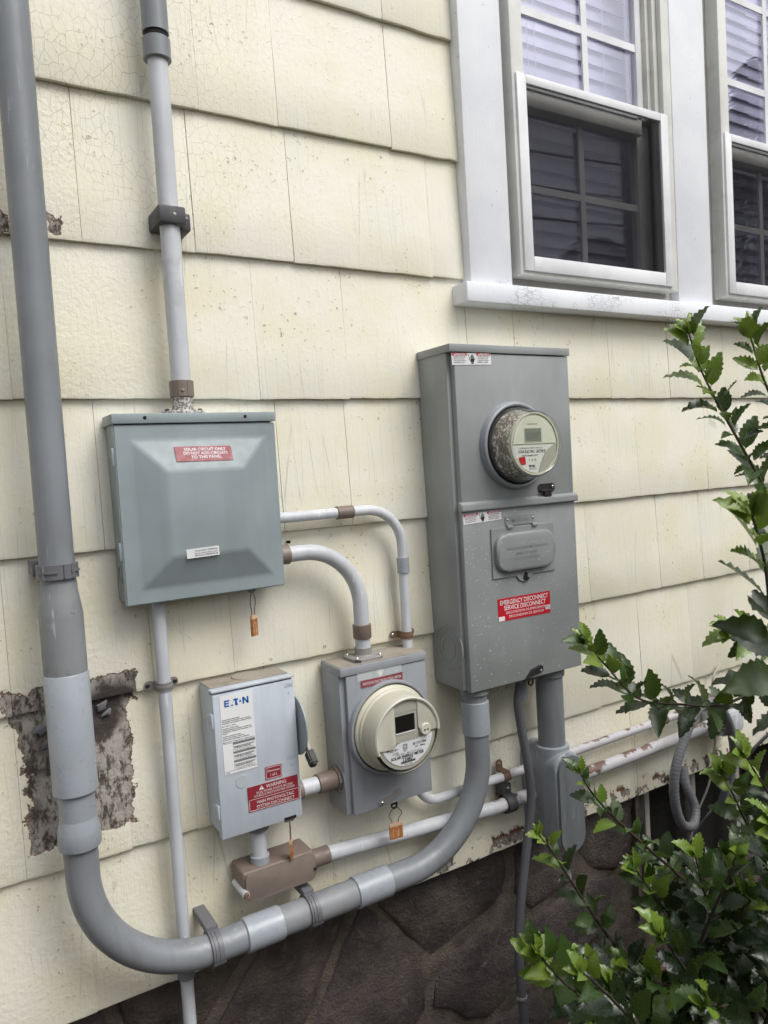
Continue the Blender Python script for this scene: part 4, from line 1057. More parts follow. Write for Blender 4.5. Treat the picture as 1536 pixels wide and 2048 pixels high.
# ================================================================== solar meter socket and meter
def danger(f, w, h, parent, red=True, pale=False):
    st = MB(); f.rect(st, 0, w, 0, h, .0006, .0009); so = st.build('danger_sticker', 'sticker_pale' if pale else 'sticker_white', parent, label='faded danger sticker' if pale else 'white and red danger sticker with shock hand')
    t = MB()
    for a, b in ((.01, .38), (.625, .99)): f.rect(t, w*a, w*b, h*.77, h*.985, .0009)
    t.build('heading_band', 'sticker_red' if red else 'sticker_white', so)
    t = MB()
    f.text(t, 'DANGER', w*.225, h*.80, h*.15, w*.24, .0013, .03); f.text(t, 'PELIGRO', w*.835, h*.80, h*.15, w*.25, .0013, .03)
    for a in (.05, .66): f.shape(t, [(w*a, h*.80), (w*(a+.05), h*.80), (w*(a+.025), h*.95)], .0013)
    t.build('heading', 'print_white' if red else 'print_grey', so)
    t = MB(); hand_sign(f, t, w*.40, h*.08, h*.85)
    for k, s in enumerate(('HAZARDOUS VOLTAGE', 'Will cause shock, burn', 'Turn off power before', 'opening this box')):
        f.text(t, s, w*.04, h*(.62-.15*k), h*.085, w*(.30-.03*(k % 2)), .0010, .02, 'L')
        f.text(t, ('VOLTAJE PELIGROSO', 'Causa descarga o muerte', 'Apague antes de abrir', 'esta caja')[k], w*.65, h*(.62-.15*k), h*.085, w*(.30-.03*(k % 2)), .0010, .02, 'L')
    t.build('lettering', 'print_white' if pale else 'print_black', so)
SX, SZ = .8065, -.5455
def solar_socket():
    x0, x1, zt, zb_ = .6975, .9080, -.403, -.713; yf = -.0850
    T = Thing('meter_socket', ((x0+x1)/2, 0, zb_), 'grey socket box with a round ring and PHOTOVOLTAIC PRODUCTION METER sticker', 'meter box')
    MB().quadbox(x0, x1, yf+.010, .004, zb_, zt-.003, .002).build('box', 'socket_grey', T)
    cv = MB().quadbox(x0+.012, x1-.001, yf, yf+.0098, zb_-.001, zt-.018, .0018).build('cover', 'socket_grey', T)
    MB().quadbox(x0-.0015, x1+.0015, yf-.0025, .004, zt-.0165, zt+.001, .0018).build('top_cap', 'socket_grey', T)
    MB().quadbox(x0+.001, x1-.001, yf, .003, zt+.0011, zt+.0022).build('dust_layer', 'dust_top', T)
    r = MB(); r.lathe(SX, SZ, [(.1000, yf+.002), (.1000, yf-.010), (.0985, yf-.0125), (.0955, yf-.0130), (.0935, yf-.0115), (.0925, yf-.006), (.0925, yf+.002)], 64); r.build('ring', 'socket_grey', T)
    r = MB(); r.lathe(SX, SZ, [(.0926, yf-.003), (.0001, yf-.003)], 48); r.build('jaw_opening', 'dark', T)
    # hub
    zc = W(730, 1290, EY).z
    hp = MB(); hp.lathe(EX, EY, [(.0001, zt+.010), (.032, zt+.010), (.0345, zt+.008), (.0345, zt+.002), (.0001, zt+.002)], 4, 45, 405, axis='z')
    bmesh.ops.bevel(hp.bm, geom=[e for e in hp.bm.edges if abs(e.verts[0].co.z-e.verts[1].co.z) > .004], offset=.008, segments=3, affect='EDGES')
    for v in hp.bm.verts: v.co.x = EX+(v.co.x-EX)*1.45; v.co.y = EY+(v.co.y-EY)*1.30
    ho = hp.build('hub_plate', 'cast', T)
    MB().tube([(EX, EY, zt+.008), (EX, EY, zt+.013), (EX, EY, -.376)], [.0235, .0190, .0185], 32).build('hub_collar', 'cast', ho)
    s = MB()
    for a in (-1, 1):
        for b in (-1, 1): screw(s, EX+a*.028, EY+b*.022, zt+.0095, .0045, .004, axis='z')
    s.build('hub_screw', 'chrome', ho)
    # stickers
    a, b, c = W(713, 1340, yf), W(802, 1319, yf), W(716, 1365, yf); f = front(a.x, c.z, yf-.0003, math.degrees(math.atan2(b.z-a.z, b.x-a.x)))
    danger(f, b.x-a.x, a.z-c.z, cv, False, True)
    a, b, c = W(721, 1362, yf), W(804, 1344, yf), W(722, 1376, yf); f = front(a.x, c.z, yf-.0006, math.degrees(math.atan2(b.z-a.z, b.x-a.x))); w, h = b.x-a.x, a.z-c.z
    s = MB(); f.rect(s, 0, w, 0, h, .0010, .0014); so = s.build('meter_sticker', 'sticker_faded', cv, label='faded red strip reading PHOTOVOLTAIC PRODUCTION METER')
    t = MB(); f.text(t, 'PHOTOVOLTAIC PRODUCTION METER', w*.5, h*.30, h*.38, w*.92, .0014); t.build('lettering', 'print_white', so)
    # latch at the bottom
    p = W(790, 1604, yf); m = MB()
    f = front(p.x-.040, zb_+.001, yf-.0010, 12)
    for q in ([(0, .004), (.010, 0), (.040, .0015), (.060, .003), (.060, .016), (.044, .016), (.038, .012), (.008, .012), (0, .009)],):
        pts = [f.p(a, b) for a, b in q]; m.poly([(v.x, v.z) for v in pts], yf-.0035, yf-.0002)
    m.build('latch', 'steel_strap', T); s = MB(); screw(s, p.x-.033, yf-.0035, zb_+.0085, .0042, .002); s.build('rivet', 'chrome', T)
    m = MB(); m.lathe(p.x, zb_-.008, [(.0080, yf+.003), (.0080, yf+.006), (.0045, yf+.006), (.0045, yf+.003), (.0080, yf+.003)], 20); m.quadbox(p.x-.008, p.x+.008, yf+.003, yf+.006, zb_-.006, zb_+.001); m.build('hasp', 'latch', T)
    # locknut print on the left side
    m = MB(); z = W(640, 1566, -.04).z
    m.lathe(-.042, z, [(.034, x0+.001), (.034, x0-.0015), (.030, x0-.0015), (.030, x0+.001)], 32, axis='x'); m.build('knockout', 'socket_grey', T)
    seal_tag((p.x+.001, yf+.0045, zb_-.012), 'orange square seal tag hanging under the round solar meter box', .030, .033, -6, .036)
solar_socket()
def solar_meter():
    y0, yf = -.094, -.1560
    T = Thing('solar_meter', (SX, y0, SZ-.09), 'beige round solar energy meter with a dark display', 'meter')
    m = MB(); m.lathe(SX, SZ, [(.0001, y0+.006), (.0905, y0+.006), (.0905, y0-.004), (.0885, y0-.006), (.0850, y0-.009), (.0845, y0-.013), (.0815, y0-.016), (.0790, yf+.006)], 72); m.build('housing', 'beige', T)
    # inner drum for the lower half, seen through the clear cover
    m = MB(); m.lathe(SX, SZ, [(.0722, yf+.010), (.0722, yf+.0045), (.0001, yf+.0045)], 64); m.build('bezel', 'warm_grey', T)
    # shroud: upper half with rolled lip
    hood = MB(); hood.lathe(SX, SZ, [(.0792, yf+.020), (.0800, yf+.002), (.0790, yf-.003), (.0765, yf-.0052), (.0735, yf-.0040), (.0722, yf-.001), (.0718, yf+.0048)], 48, -2, 200); hood.build('hood', 'beige_plain', T)
    def arc(r, a, b, n=18): return [(SX+r*math.cos(RAD(a+(b-a)*k/n)), SZ+r*math.sin(RAD(a+(b-a)*k/n))) for k in range(n+1)]
    R = .0720
    # left and right cheeks of the hood
    xl, xr = SX-.0290, SX+.0270
    al = math.degrees(math.acos((xl-SX)/R)); ar = math.degrees(math.acos((xr-SX)/R))
    left = arc(R, al, 196)+[(xl-.010, SZ-.0230), (xl-.003, SZ-.020), (xl, SZ-.012)]
    MB().poly(left[::-1] if False else left, yf-.0005, yf+.0046, .0012).build('cheek', 'beige_plain', T)
    right = [(xr, SZ+.012), (xr+.004, SZ+.004), (xr+.010, SZ-.001)]+arc(R, -2, ar)
    MB().poly(right, yf-.0005, yf+.0046, .0012).build('cheek', 'beige_plain', T)
    top = arc(R, ar, al)
    MB().poly(top+[(xl+.0005, SZ+.048), (xr-.0005, SZ+.048)], yf+.0018, yf+.0046).build('display_hood', 'warm_grey', T)
    # display
    db = MB().poly([(xl+.0005, SZ-.0130), (xr-.0005, SZ-.0130), (xr-.0005, SZ+.0475), (xl+.0005, SZ+.0475)], yf+.0026, yf+.0046).build('display_plate', 'warm_grey', T)
    MB().poly(rrect(xl+.002, xr-.007, SZ+.0075, SZ+.0420, .002), yf+.0018, yf+.0024).build('screen', 'lcd', db)
    MB().quadbox(xl+.002, xr-.007, yf+.0012, yf+.0024, SZ+.0050, SZ+.0072).build('sill', 'print_white', db)
    # reading port
    px, pz = xr+.0165, SZ+.0035
    m = MB(); m.lathe(px, pz, [(.0125, yf+.004), (.0125, yf-.003), (.0110, yf-.0045), (.0001, yf-.0045)], 32); po = m.build('optical_port', 'beige_plain', T)
    for d in (-.0035, .0040):
        h = MB(); h.lathe(px+d, pz-.001, [(.0022, yf-.0047), (.0001, yf-.0047)], 14); h.build('port_hole', 'dark', po)
    # name plate
    plate = arc(.0640, 180+17, 360-8)+[(SX+.052, SZ-.010), (SX+.034, SZ-.0125), (xr-.002, SZ-.0132), (xl+.012, SZ-.0132), (xl-.002, SZ-.0215)]
    np_ = MB().poly(plate, yf+.0032, yf+.0042).build('name_plate', 'plate_card', T)
    f = Face((SX, yf+.0031, SZ), (1, 0, 0), (0, 0, 1)); t = MB()
    f.text(t, 'I-210+', -.0330, -.0285, .0052, .018); f.text(t, '58 310 004', .0290, -.0250, .0056, .034)
    f.rect(t, -.0110, -.0010, -.0285, -.0275); f.rect(t, -.0110, -.0010, -.0195, -.0185); f.rect(t, -.0110, -.0100, -.0285, -.0185); f.rect(t, -.0020, -.0010, -.0285, -.0185)
    for a in (-.0085, -.0045):
        for b in (-.0255, -.0220): f.rect(t, a, a+.0015, b, b+.0015)
    f.text(t, 'CL 200', -.030, -.0345, .0034, .014); f.text(t, '240V', -.006, -.0330, .0030, .009); f.text(t, '3W   FM2S', .030, -.0310, .0034, .026)
    f.text(t, 'TYPE I-210+   60Hz  TA 30  Kh 7.2', .002, -.0385, .0028, .066)
    f.text(t, 'SOLAR ENERGY METER', -.001, -.0460, .0062, .080, .0006, .02); f.text(t, '13487', -.0005, -.0530, .0060, .025, .0006, .02)
    for k in range(28):
        a = -.018+.036*k/28; f.rect(t, a, a+.0004+.0006*((k*7) % 3)/2, -.0580, -.0535)
    f.text(t, '00001 3487', .0, -.0615, .0024, .020)
    f.shape(t, [(-.048+.0042*math.cos(k*.6283), -.0215+.0042*math.sin(k*.6283)) for k in range(10)], .0006)
    t.build('lettering', 'print_black', np_)
    g = MB(); g.lathe(SX, SZ, [(.0788, yf+.014), (.0792, yf+.001), (.0770, yf-.0035), (.0735, yf-.0040), (.0722, yf-.0015), (.0001, yf-.0012)], 48, 201, 358); g.build('clear_cover', 'clear_plastic', T)
solar_meter()

# ================================================================== main meter cabinet
MX0, MX1, MZT, MZB, MYF = .9925, 1.3425, .2630, -.5060, -.1200
UX, UZ = 1.1610, .0375
def meter_main():
    x0, x1, zt, zb_, yf = MX0, MX1, MZT, MZB, MYF; zd = -.0900
    T = Thing('meter_cabinet', ((x0+x1)/2, 0, zb_), 'tall dark grey meter cabinet with red EMERGENCY DISCONNECT sticker and water drops', 'meter cabinet')
    MB().quadbox(x0, x1, yf+.016, .004, zb_+.002, zt-.004, .002).build('box', 'box_grey', T)
    MB().quadbox(x0+.010, x1-.002, yf+.004, yf+.0165, zb_+.001, zt-.02).build('flange', 'box_grey', T)
    MB().quadbox(x0-.003, x1+.003, yf-.0035, .004, zt-.0175, zt, .0015).build('top_cap', 'box_grey', T)
    up = MB().quadbox(x0+.0105, x1, yf, yf+.0095, zd+.004, zt-.0190, .0025).build('upper_cover', 'box_grey', T)
    lo = MB().quadbox(x0+.0090, x1+.0005, yf-.0012, yf+.0095, zb_-.0015, zd-.0120, .0025).build('lower_cover', 'box_grey', T)
    m = MB(); pr = [(yf+.004, zd+.0085), (yf-.0045, zd+.0060), (yf-.0110, zd+.0015), (yf-.0110, zd-.0110), (yf-.0085, zd-.0128), (yf+.004, zd-.0128)]
    A = [m.bm.verts.new((x0+.003, a, b)) for a, b in pr]; B = [m.bm.verts.new((x1+.0035, a, b)) for a, b in pr]
    m.bm.faces.new(A); m.bm.faces.new(B[::-1])
    for k in range(6): m.bm.faces.new((A[k], A[(k+1) % 6], B[(k+1) % 6], B[k]))
    bmesh.ops.bevel(m.bm, geom=list(m.bm.edges), offset=.0012, segments=2, affect='EDGES'); m.build('drip_ledge', 'box_grey', T)
    r = MB(); r.lathe(UX, UZ, [(.1005, yf+.002), (.1005, yf-.004), (.0965, yf-.0150), (.0935, yf-.0165), (.0900, yf-.0150), (.0890, yf-.009), (.0890, yf+.002)], 72); r.build('meter_ring', 'socket_grey', up)
    r = MB(); r.lathe(UX, UZ, [(.0891, yf-.002), (.0001, yf-.002)], 48); r.build('jaw_opening', 'dark', up)
    # stickers
    for (tl, tr, bl), par in ((((903, 706), (981, 706), (905, 730)), up), (((926, 1030), (1002, 1019), (928, 1050)), lo)):
        yy = yf-.0003 if par is up else yf-.0015
        a, b, c = W(*tl, yy), W(*tr, yy), W(*bl, yy); f = front(a.x, c.z, yy, math.degrees(math.atan2(b.z-a.z, b.x-a.x))); danger(f, b.x-a.x, a.z-c.z, par)
    a, b, c = W(994, 1199, yf), W(1098, 1181, yf), W(997, 1244, yf); w, h = b.x-a.x, a.z-c.z
    f = front(a.x, c.z, yf-.0015, math.degrees(math.atan2(b.z-a.z, b.x-a.x))); s = MB(); f.rect(s, 0, w, 0, h, .0006, .0009); so = s.build('disconnect_sticker', 'sticker_red', lo, label='bright red sticker reading EMERGENCY DISCONNECT')
    t = MB(); f.text(t, 'EMERGENCY DISCONNECT', w*.50, h*.72, h*.20, w*.92, .0009, .010); f.text(t, 'SERVICE DISCONNECT', w*.51, h*.47, h*.20, w*.80, .0009, .010)
    f.text(t, 'DESCONEXION DE EMERGENCIA', w*.52, h*.29, h*.11, w*.76, .0009, .0); f.text(t, 'DESCONEXION DE SERVICIO', w*.53, h*.11, h*.11, w*.67, .0009, .0)
    f.rect(t, w*.003, w*.115, h*.01, h*.21, .0009); f.rect(t, w*.90, w*.995, h*.17, h*.37, .0009); t.build('lettering', 'print_white', so)
    t = MB(); f.text(t, 'MILBANK', w*.947, h*.29, h*.05, w*.085, .0012); f.text(t, 'K5178', w*.947, h*.20, h*.05, w*.07, .0012); t.build('small_print', 'print_black', so)
    # breaker flap
    y1 = yf-.0012
    fl = W(980, 1062, y1); fr = W(1104, 1041, y1); fb = W(984, 1157, y1)
    X0, X1, Z1, Z0 = fl.x, fr.x, (fl.z+fr.z)/2, fb.z-.002
    cx = (X0+X1)/2-.002
    hasp = [(cx+.024*math.cos(RAD(a)), Z0+.004+.020*math.sin(RAD(a))) for a in range(190, 351, 16)]
    pl = [(X0, Z1), (X0, Z0)]+hasp+[(X1, Z0), (X1, Z1)]
    pm = MB(); pm.poly(pl[::-1] if False else pl, y1-.0040, y1-.0002, .0006, 1); flap = pm.build('breaker_flap', 'box_grey', lo)
    MB().poly(rrect(X0+.006, X1-.007, Z0+.013, Z1-.013, .030, 8), y1-.0150, y1-.0035, .0060, 4).build('raised_panel', 'box_grey', flap, angle=60)
    f = Face((cx, y1-.0151, (Z0+Z1)/2), (1, 0, 0), (0, 0, 1)); t = MB()
    f.text(t, 'CIRCUIT BREAKER MOUNTING BAR', .004, .006, .0062, (X1-X0)*.66, .0006); f.text(t, 'REMOVE COVER', 0, -.006, .0055, (X1-X0)*.34, .0006); f.text(t, 'DO NOT PAINT', 0, -.018, .0062, (X1-X0)*.42, .0006)
    t.build('embossed_lettering', 'box_grey', flap)
    m = MB(); h0 = MB(); hx0, hx1 = W(1010, 1050, y1).x, W(1068, 1038, y1).x; hz = Z1+.001
    h0.poly(rrect(hx0, hx1, hz+.003, hz+.024, .005), y1-.0022, y1-.0001); hp = h0.build('hinge_plate', 'box_grey', lo)
    f = Face(((hx0+hx1)/2, y1-.0023, hz+.010), (1, 0, 0), (0, 0, 1)); t = MB(); f.text(t, 'MILBANK', 0, 0, .008, (hx1-hx0)*.6, .0005); t.build('embossed_lettering', 'box_grey', hp)
    s = MB()
    for q in (hx0+.006, hx1-.006): s.ball((q, y1-.0022, hz+.016), .0030, (1, .8, 1), 2)
    s.build('rivet', 'chrome', hp)
    for q in (hx0+.009, hx1-.004): MB().tube([(q-.007, y1-.0045, hz-.001), (q+.007, y1-.0045, hz-.001)], .0045, 14).build('hinge_knuckle', 'box_grey', hp)
    m = MB(); m.lathe(cx+.004, Z0-.004, [(.0085, y1-.0042), (.0085, y1-.0085), (.0045, y1-.0085), (.0045, y1-.0042)], 20, 100, 330)
    m.quadbox(cx+.001, cx+.004, y1-.010, y1-.0038, Z0-.013, Z0+.006); m.build('hasp', 'latch', flap)
    # latches
    p = W(1092, 977, yf); m = MB().poly(rrect(p.x-.026, p.x+.026, p.z-.008, p.z+.012, .009), yf-.0025, yf-.0003); lt = m.build('latch', 'latch', up)
    m = MB().quadbox(p.x-.024, p.x+.014, yf-.013, yf-.0026, p.z-.006, p.z-.003, .001); m.quadbox(p.x-.012, p.x+.008, yf-.010, yf-.0026, p.z-.018, p.z-.006, .001); m.build('latch_tongue', 'latch', lt)
    s = MB(); s.ball((p.x+.018, yf-.003, p.z+.004), .004, (1, .8, 1), 2); s.build('rivet', 'chrome', lt)
    p = W(1066, 1338, yf); m = MB(); f = front(p.x-.028, zb_+.002, yf-.0015, 6)
    pts = [f.p(a, b) for a, b in ((0, -.002), (.056, .002), (.058, .014), (.050, .019), (.022, .016), (.010, .006))]; m.poly([(v.x, v.z) for v in pts], yf-.0055, yf-.0015, .0006, 1); lt = m.build('latch', 'black', lo)
    m = MB(); m.lathe(p.x-.006, zb_-.012, [(.009, yf+.002), (.009, yf+.005), (.005, yf+.005), (.005, yf+.002), (.009, yf+.002)], 20); m.quadbox(p.x-.030, p.x+.006, yf-.004, yf+.004, zb_-.0045, zb_-.0016); m.build('hasp', 'latch', lt)
    s = MB(); s.ball((p.x+.020, yf-.006, zb_+.013), .0035, (1, .6, 1), 2); s.build('rivet', 'steel_strap', lt)
    # knockout on the left side
    m = MB(); z = W(890, 1300, -.065).z
    for r_ in (.052, .038, .025):
        m.lathe(-.058, z, [(r_, x0+.002), (r_, x0-.0013), (r_-.0018, x0-.0013), (r_-.0018, x0+.002)], 40, axis='x')
    m.build('knockout', 'box_grey', T)
    # water drops
    rng = random.Random(21); m = MB()
    for k in range(480):
        x = rng.uniform(x0+.014, x1-.004); z = rng.uniform(zb_+.004, zd-.016); inside = X0+.01 < x < X1-.01 and Z0+.016 < z < Z1-.016
        onfl = X0 < x < X1 and Z0 < z < Z1
        if a.x-.002 < x < b.x+.002 and c.z-.01 < z < a.z+.02: continue
        if onfl and not inside: continue
        r_ = rng.choice((.0006, .0008, .0010, .0014)); m.ball((x, (y1-.0150 if inside else y1), z), r_, (1, .55, 1.05), 1)
    m.build('water_drops', 'drop', lo, kind='stuff')
meter_main()
def utility_meter():
    y0, yf = -.132, -.2010
    T = Thing('utility_meter', (UX, y0, UZ-.08), 'clear domed electric meter with a cream face, on the tall cabinet', 'meter')
    m = MB(); m.lathe(UX, UZ, [(.0001, y0+.004), (.0880, y0+.004), (.0880, y0-.003), (.0850, y0-.004), (.0001, y0-.004)], 64); m.build('base', 'dark', T)
    m = MB(); m.lathe(UX, UZ, [(.0795, y0-.002), (.0770, y0-.010), (.0690, yf+.018), (.0690, yf+.014)], 64); m.build('inner_drum', 'grime', T)
    d = MB(); d.lathe(UX, UZ, [(.0660, yf+.0135), (.0001, yf+.0135)], 64)
    fc = d.build('face_plate', 'meter_face', T)
    d = MB(); d.lathe(UX, UZ, [(.0692, yf+.020), (.0695, yf+.010), (.0665, yf+.010), (.0660, yf+.0136)], 64); d.build('face_rim', 'beige_plain', T)
    def arc(r, a, b, n=20): return [(UX+r*math.cos(RAD(a+(b-a)*k/n)), UZ+r*math.sin(RAD(a+(b-a)*k/n))) for k in range(n+1)]
    yy = yf+.0125
    MB().poly(arc(.0625, 0, 180), yy-.0012, yy).build('upper_plate', 'meter_face', T)
    low = arc(.0640, 182, 275)+[(UX+.012, UZ-.050), (UX+.022, UZ-.030), (UX+.036, UZ-.014), (UX+.058, UZ-.0025), (UX-.062, UZ-.0025)]
    lp = MB().poly(low, yy-.0008, yy).build('lower_card', 'white_card', T)
    gp = [(UX+.0595, UZ-.0030)]+[(UX+.037, UZ-.0150), (UX+.023, UZ-.031), (UX+.013, UZ-.051), (UX+.0065, UZ-.0640)]+arc(.0640, 276, 357)
    MB().poly(gp, yy-.0010, yy+.0005).build('grey_plate', 'warm_grey', T)
    lc = MB().quadbox(UX-.030, UX+.022, yy-.0022, yy-.0012, UZ+.004, UZ+.036).build('display_frame', 'beige_plain', T)
    MB().quadbox(UX-.0285, UX+.0180, yy-.0028, yy-.0022, UZ+.0060, UZ+.0335).build('display', 'lcd_grey', lc)
    f = Face((UX, yy-.0029, UZ), (1, 0, 0), (0, 0, 1)); t = MB(); f.text(t, '15739', -.005, .0125, .0135, .034, .0002, .02); t.build('digits', 'print_grey', lc)
    f = Face((UX, yy-.0009, UZ), (1, 0, 0), (0, 0, 1)); t = MB()
    f.text(t, 'CL200 240V 3W TYPE C1S 60Hz 7.2Kh', -.012, -.0105, .0030, .066); f.text(t, 'STAR ELECTRIC  262738 EJ', -.010, -.0195, .0062, .078); f.text(t, '13579246801357', -.017, -.0270, .0036, .048)
    f.text(t, 'C   25   42', -.010, -.0370, .0042, .022); f.text(t, 'Itron', -.012, -.0510, .0062, .016, .0006, .03); f.text(t, 'Made in USA', -.010, -.0560, .0024, .020)
    t.build('lettering', 'print_black', lp)
    t = MB(); f.shape(t, [(-.050, -.0290), (-.031, -.0275), (-.030, -.0440), (-.040, -.0455), (-.046, -.0400)], .0012); t.build('red_seal', 'sticker_red', lp)
    f2 = Face((UX, yy-.0013, UZ), (1, 0, 0), (0, 0, 1)); t = MB(); f2.text(t, 'CENTRON', -.006, .0420, .0030, .030); t.build('small_print', 'print_grey', fc)
    g = MB(); g.lathe(UX, UZ, [(.0860, y0-.003), (.0850, y0-.010), (.0815, y0-.014), (.0740, yf+.012), (.0722, yf+.004), (.0690, yf-.0010), (.0660, yf-.0014), (.0640, yf+.0004), (.0001, yf+.0004)], 72); g.build('glass_dome', 'dome_glass', T)
utility_meter()

# ================================================================== below the cabinet
def lower_fittings():
    x, y = 1.284, -.066; T = Thing('elbow_fitting', (x, 0, -.97), 'large grey plastic conduit elbow body with an oval cover, under the tall cabinet', 'conduit fitting')
    zs = W(1102, 1488, y).z
    MB().tube([(x, y, -.500), (x, y, zs-.01)], .0335, 36).build('pipe', 'pvc', T)
    MB().tube([(x, y, -.530), (x, y, -.500)], .0385, 36).build('collar', 'pvc', T)
    zb_ = W(1150, 1705, -.13).z; bx0, bx1 = x-.041, x+.043
    m = MB(); m.tube([(x, y, zs-.035), (x, y, zs), (x, y, zs+.0015)], [.0425, .0415, .038], 36); m.build('socket', 'pvc_light', T)
    mm = MB(); mm.poly(rrect(bx0, bx1, zb_+.004, zs-.008, .036, 8), -.118, .012, .008, 3); mm.build('body', 'pvc_light', T, angle=50)
    cv = MB().poly(rrect(bx0+.004, bx1-.002, zb_, zs-.014, .038, 10), -.1265, -.1195, .002).build('cover', 'pvc', T)
    s = MB(); screw(s, x+.002, -.1265, zs-.040, .0042, .003); screw(s, x+.002, -.1265, zb_+.016, .0042, .003); s.build('screw', 'latch', cv)
    # grey flexible lead
    pts = [(1036, 1400), (1040, 1440), (1050, 1500), (1060, 1560), (1062, 1610), (1054, 1690), (1043, 1790), (1037, 1880), (1041, 1960), (1049, 2048), (1056, 2110), (1062, 2150)]
    P = [W(a, b, -.075) for a, b in pts]; P = [Vector((1.189, -.07, -.53))]+P
    T = Thing('flexible_lead', P[-1], 'dark grey flexible lead hanging from the tall cabinet to the ground', 'cable')
    MB().tube(smooth_path(P, 6), .0108, 20).build('jacket', 'flex_dark', T)
    q = P[0]; z1 = W(1040, 1400, -.075).z
    m = MB().tube([(q.x, q.y, -.500), (q.x, q.y, -.520), (q.x+.001, q.y, -.524), (q.x+.002, q.y, z1)], [.0165, .0165, .0140, .0140], 8); m.build('connector', 'pvc', T)
    k = W(1043, 1995, -.075); Q = Thing('wire_tie', k, 'grey wire tied round the flexible lead near the ground', 'tie')
    mm = MB(); mm.lathe(k.x, k.y, [(.0122+.0016*math.cos(a*.7854), k.z+.0016*math.sin(a*.7854)) for a in range(9)], 24, axis='z'); mm.lathe(k.x+.0004, k.y, [(.0124+.0016*math.cos(a*.7854), k.z+.0042+.0016*math.sin(a*.7854)) for a in range(9)], 24, axis='z'); mm.build('loop', 'steel_strap', Q)
    MB().tube(smooth_path([k+Vector((-.012, -.002, .002)), k+Vector((-.019, -.004, .004)), k+Vector((-.016, -.006, .010))], 4), .0014, 6).build('tail', 'steel_strap', Q)
    # flexible loop on the right
    pts = [(1460, 1550, -.03), (1468, 1500, -.06), (1455, 1440, -.09), (1425, 1404, -.11), (1392, 1425, -.12), (1368, 1480, -.12), (1350, 1545, -.12), (1350, 1605, -.115), (1364, 1648, -.105), (1386, 1650, -.09), (1390, 1615, -.07), (1372, 1570, -.05), (1366, 1530, -.035)]
    P = [W(a, b, c) for a, b, c in pts]; P = [P[0]+Vector((.01, .05, -.14))]+P
    path = smooth_path(P, 10); T = Thing('flexible_loop', P[8], 'ribbed grey flexible conduit hanging in a loop by the basement opening', 'conduit')
    dense = []
    for a, b in zip(path, path[1:]):
        n = max(1, int((b-a).length/.0022)); dense += [a+(b-a)*i/n for i in range(n)]
    MB().tube(dense, [.0130+.0004*math.sin(i*1.57) for i in range(len(dense))], 16).build('jacket', 'flex', T, angle=60)
    # small white junction fitting at the end of the conduits
    q = W(1440, 1440, -.03); T = Thing('junction_fitting', q, 'white peeling junction fitting behind the flexible loop', 'conduit fitting')
    MB().quadbox(q.x-.045, q.x+.065, -.060, .004, q.z-.034, q.z+.030, .007, 3).build('body', 'pipe_white', T)
    MB().poly(rrect(q.x-.042, q.x+.062, q.z-.034, q.z+.020, .010), -.0655, -.0602, .002).build('cover', 'pipe_white', T)
    MB().quadbox(q.x-.030, q.x+.045, -.045, .004, q.z+.0305, q.z+.075, .003).build('block', 'brown', T)
    MB().tube([(q.x-.075, -.031, q.z-.010), (q.x-.04, -.031, q.z-.008)], .021, 20).build('collar', 'pipe_white', T)
    # thin cables
    c = MB().tube(smooth_path([W(1440, 1330, -.008), W(1428, 1350, -.02), W(1425, 1380, -.02), W(1430, 1480, -.02), W(1420, 1560, -.01), W(1395, 1625, .02), W(1380, 1680, .04)], 6), .0032, 8).build('thin_cable', 'cable_white', loc=W(1380, 1680, .04)); tag(c, 'thin white cable running down past the flexible loop', 'cable')
    c = MB().tube(smooth_path([W(1575, 1440, -.02), W(1530, 1475, -.01), W(1500, 1510, 0), W(1480, 1560, .03), W(1440, 1600, .06), W(1400, 1650, .06), W(1375, 1690, .06)], 6), .005, 8).build('black_cable', 'cable_black', loc=W(1375, 1690, .06)); tag(c, 'black cable drooping across the dark basement opening', 'cable')
lower_fittings()

# ================================================================== holly bush
def holly_leaf(seed, fold=.35, curl=.5, spines=5, wid=.27):
    """unit-length spiny leaf along +x, face up +z; 3 verts across, toothed rim"""
    rng = random.Random(seed); n = spines*2+2; vs = []; fs = []
    def half(t): return wid*(math.sin(math.pi*min(1, t*.98+.02)**.85))**.8
    for i in range(n+1):
        t = i/n; tooth = (i % 2 == 1)
        z = -curl*.18*(t-.35)**2*2.2
        vs.append((t, 0, z-.012))
        for s in (-1, 1):
            w = half(t)*(1.09 if tooth else .90)*rng.uniform(.95, 1.05) if 0 < i < n else 0.003
            x = t+(.034 if tooth else -.01) if 0 < i < n else t
            vs.append((min(x, 1.0), s*w*math.cos(fold), z+w*math.sin(fold)+(.022*rng.uniform(.2, 1.4) if tooth else -.014)))
    for i in range(n):
        a, b = i*3, (i+1)*3
        fs.append((a, a+1, b+1, b)); fs.append((a, b, b+2, a+2))
    # petiole
    k = len(vs); vs += [(-.14, .008, .01), (-.14, -.008, .01), (0, .012, -.012), (0, -.012, -.012)]; fs.append((k, k+2, k+3, k+1))
    return vs, fs
LEAVES = {}
for mi, mn in enumerate(('leaf_dark', 'leaf_mid', 'leaf_young', 'leaf_dead')):
    LEAVES[mn] = []
    for k in range(4):
        vs, fs = holly_leaf(mi*10+k, .18+.16*(k % 3), .4+.45*k, 5+(k % 2), .28 if mn != 'leaf_dead' else .34)
        me = bpy.data.meshes.new('leaf'); me.from_pydata(vs, [], fs); me.shade_smooth(); me.materials.append(MAT[mn]); LEAVES[mn].append((me, vs, fs))
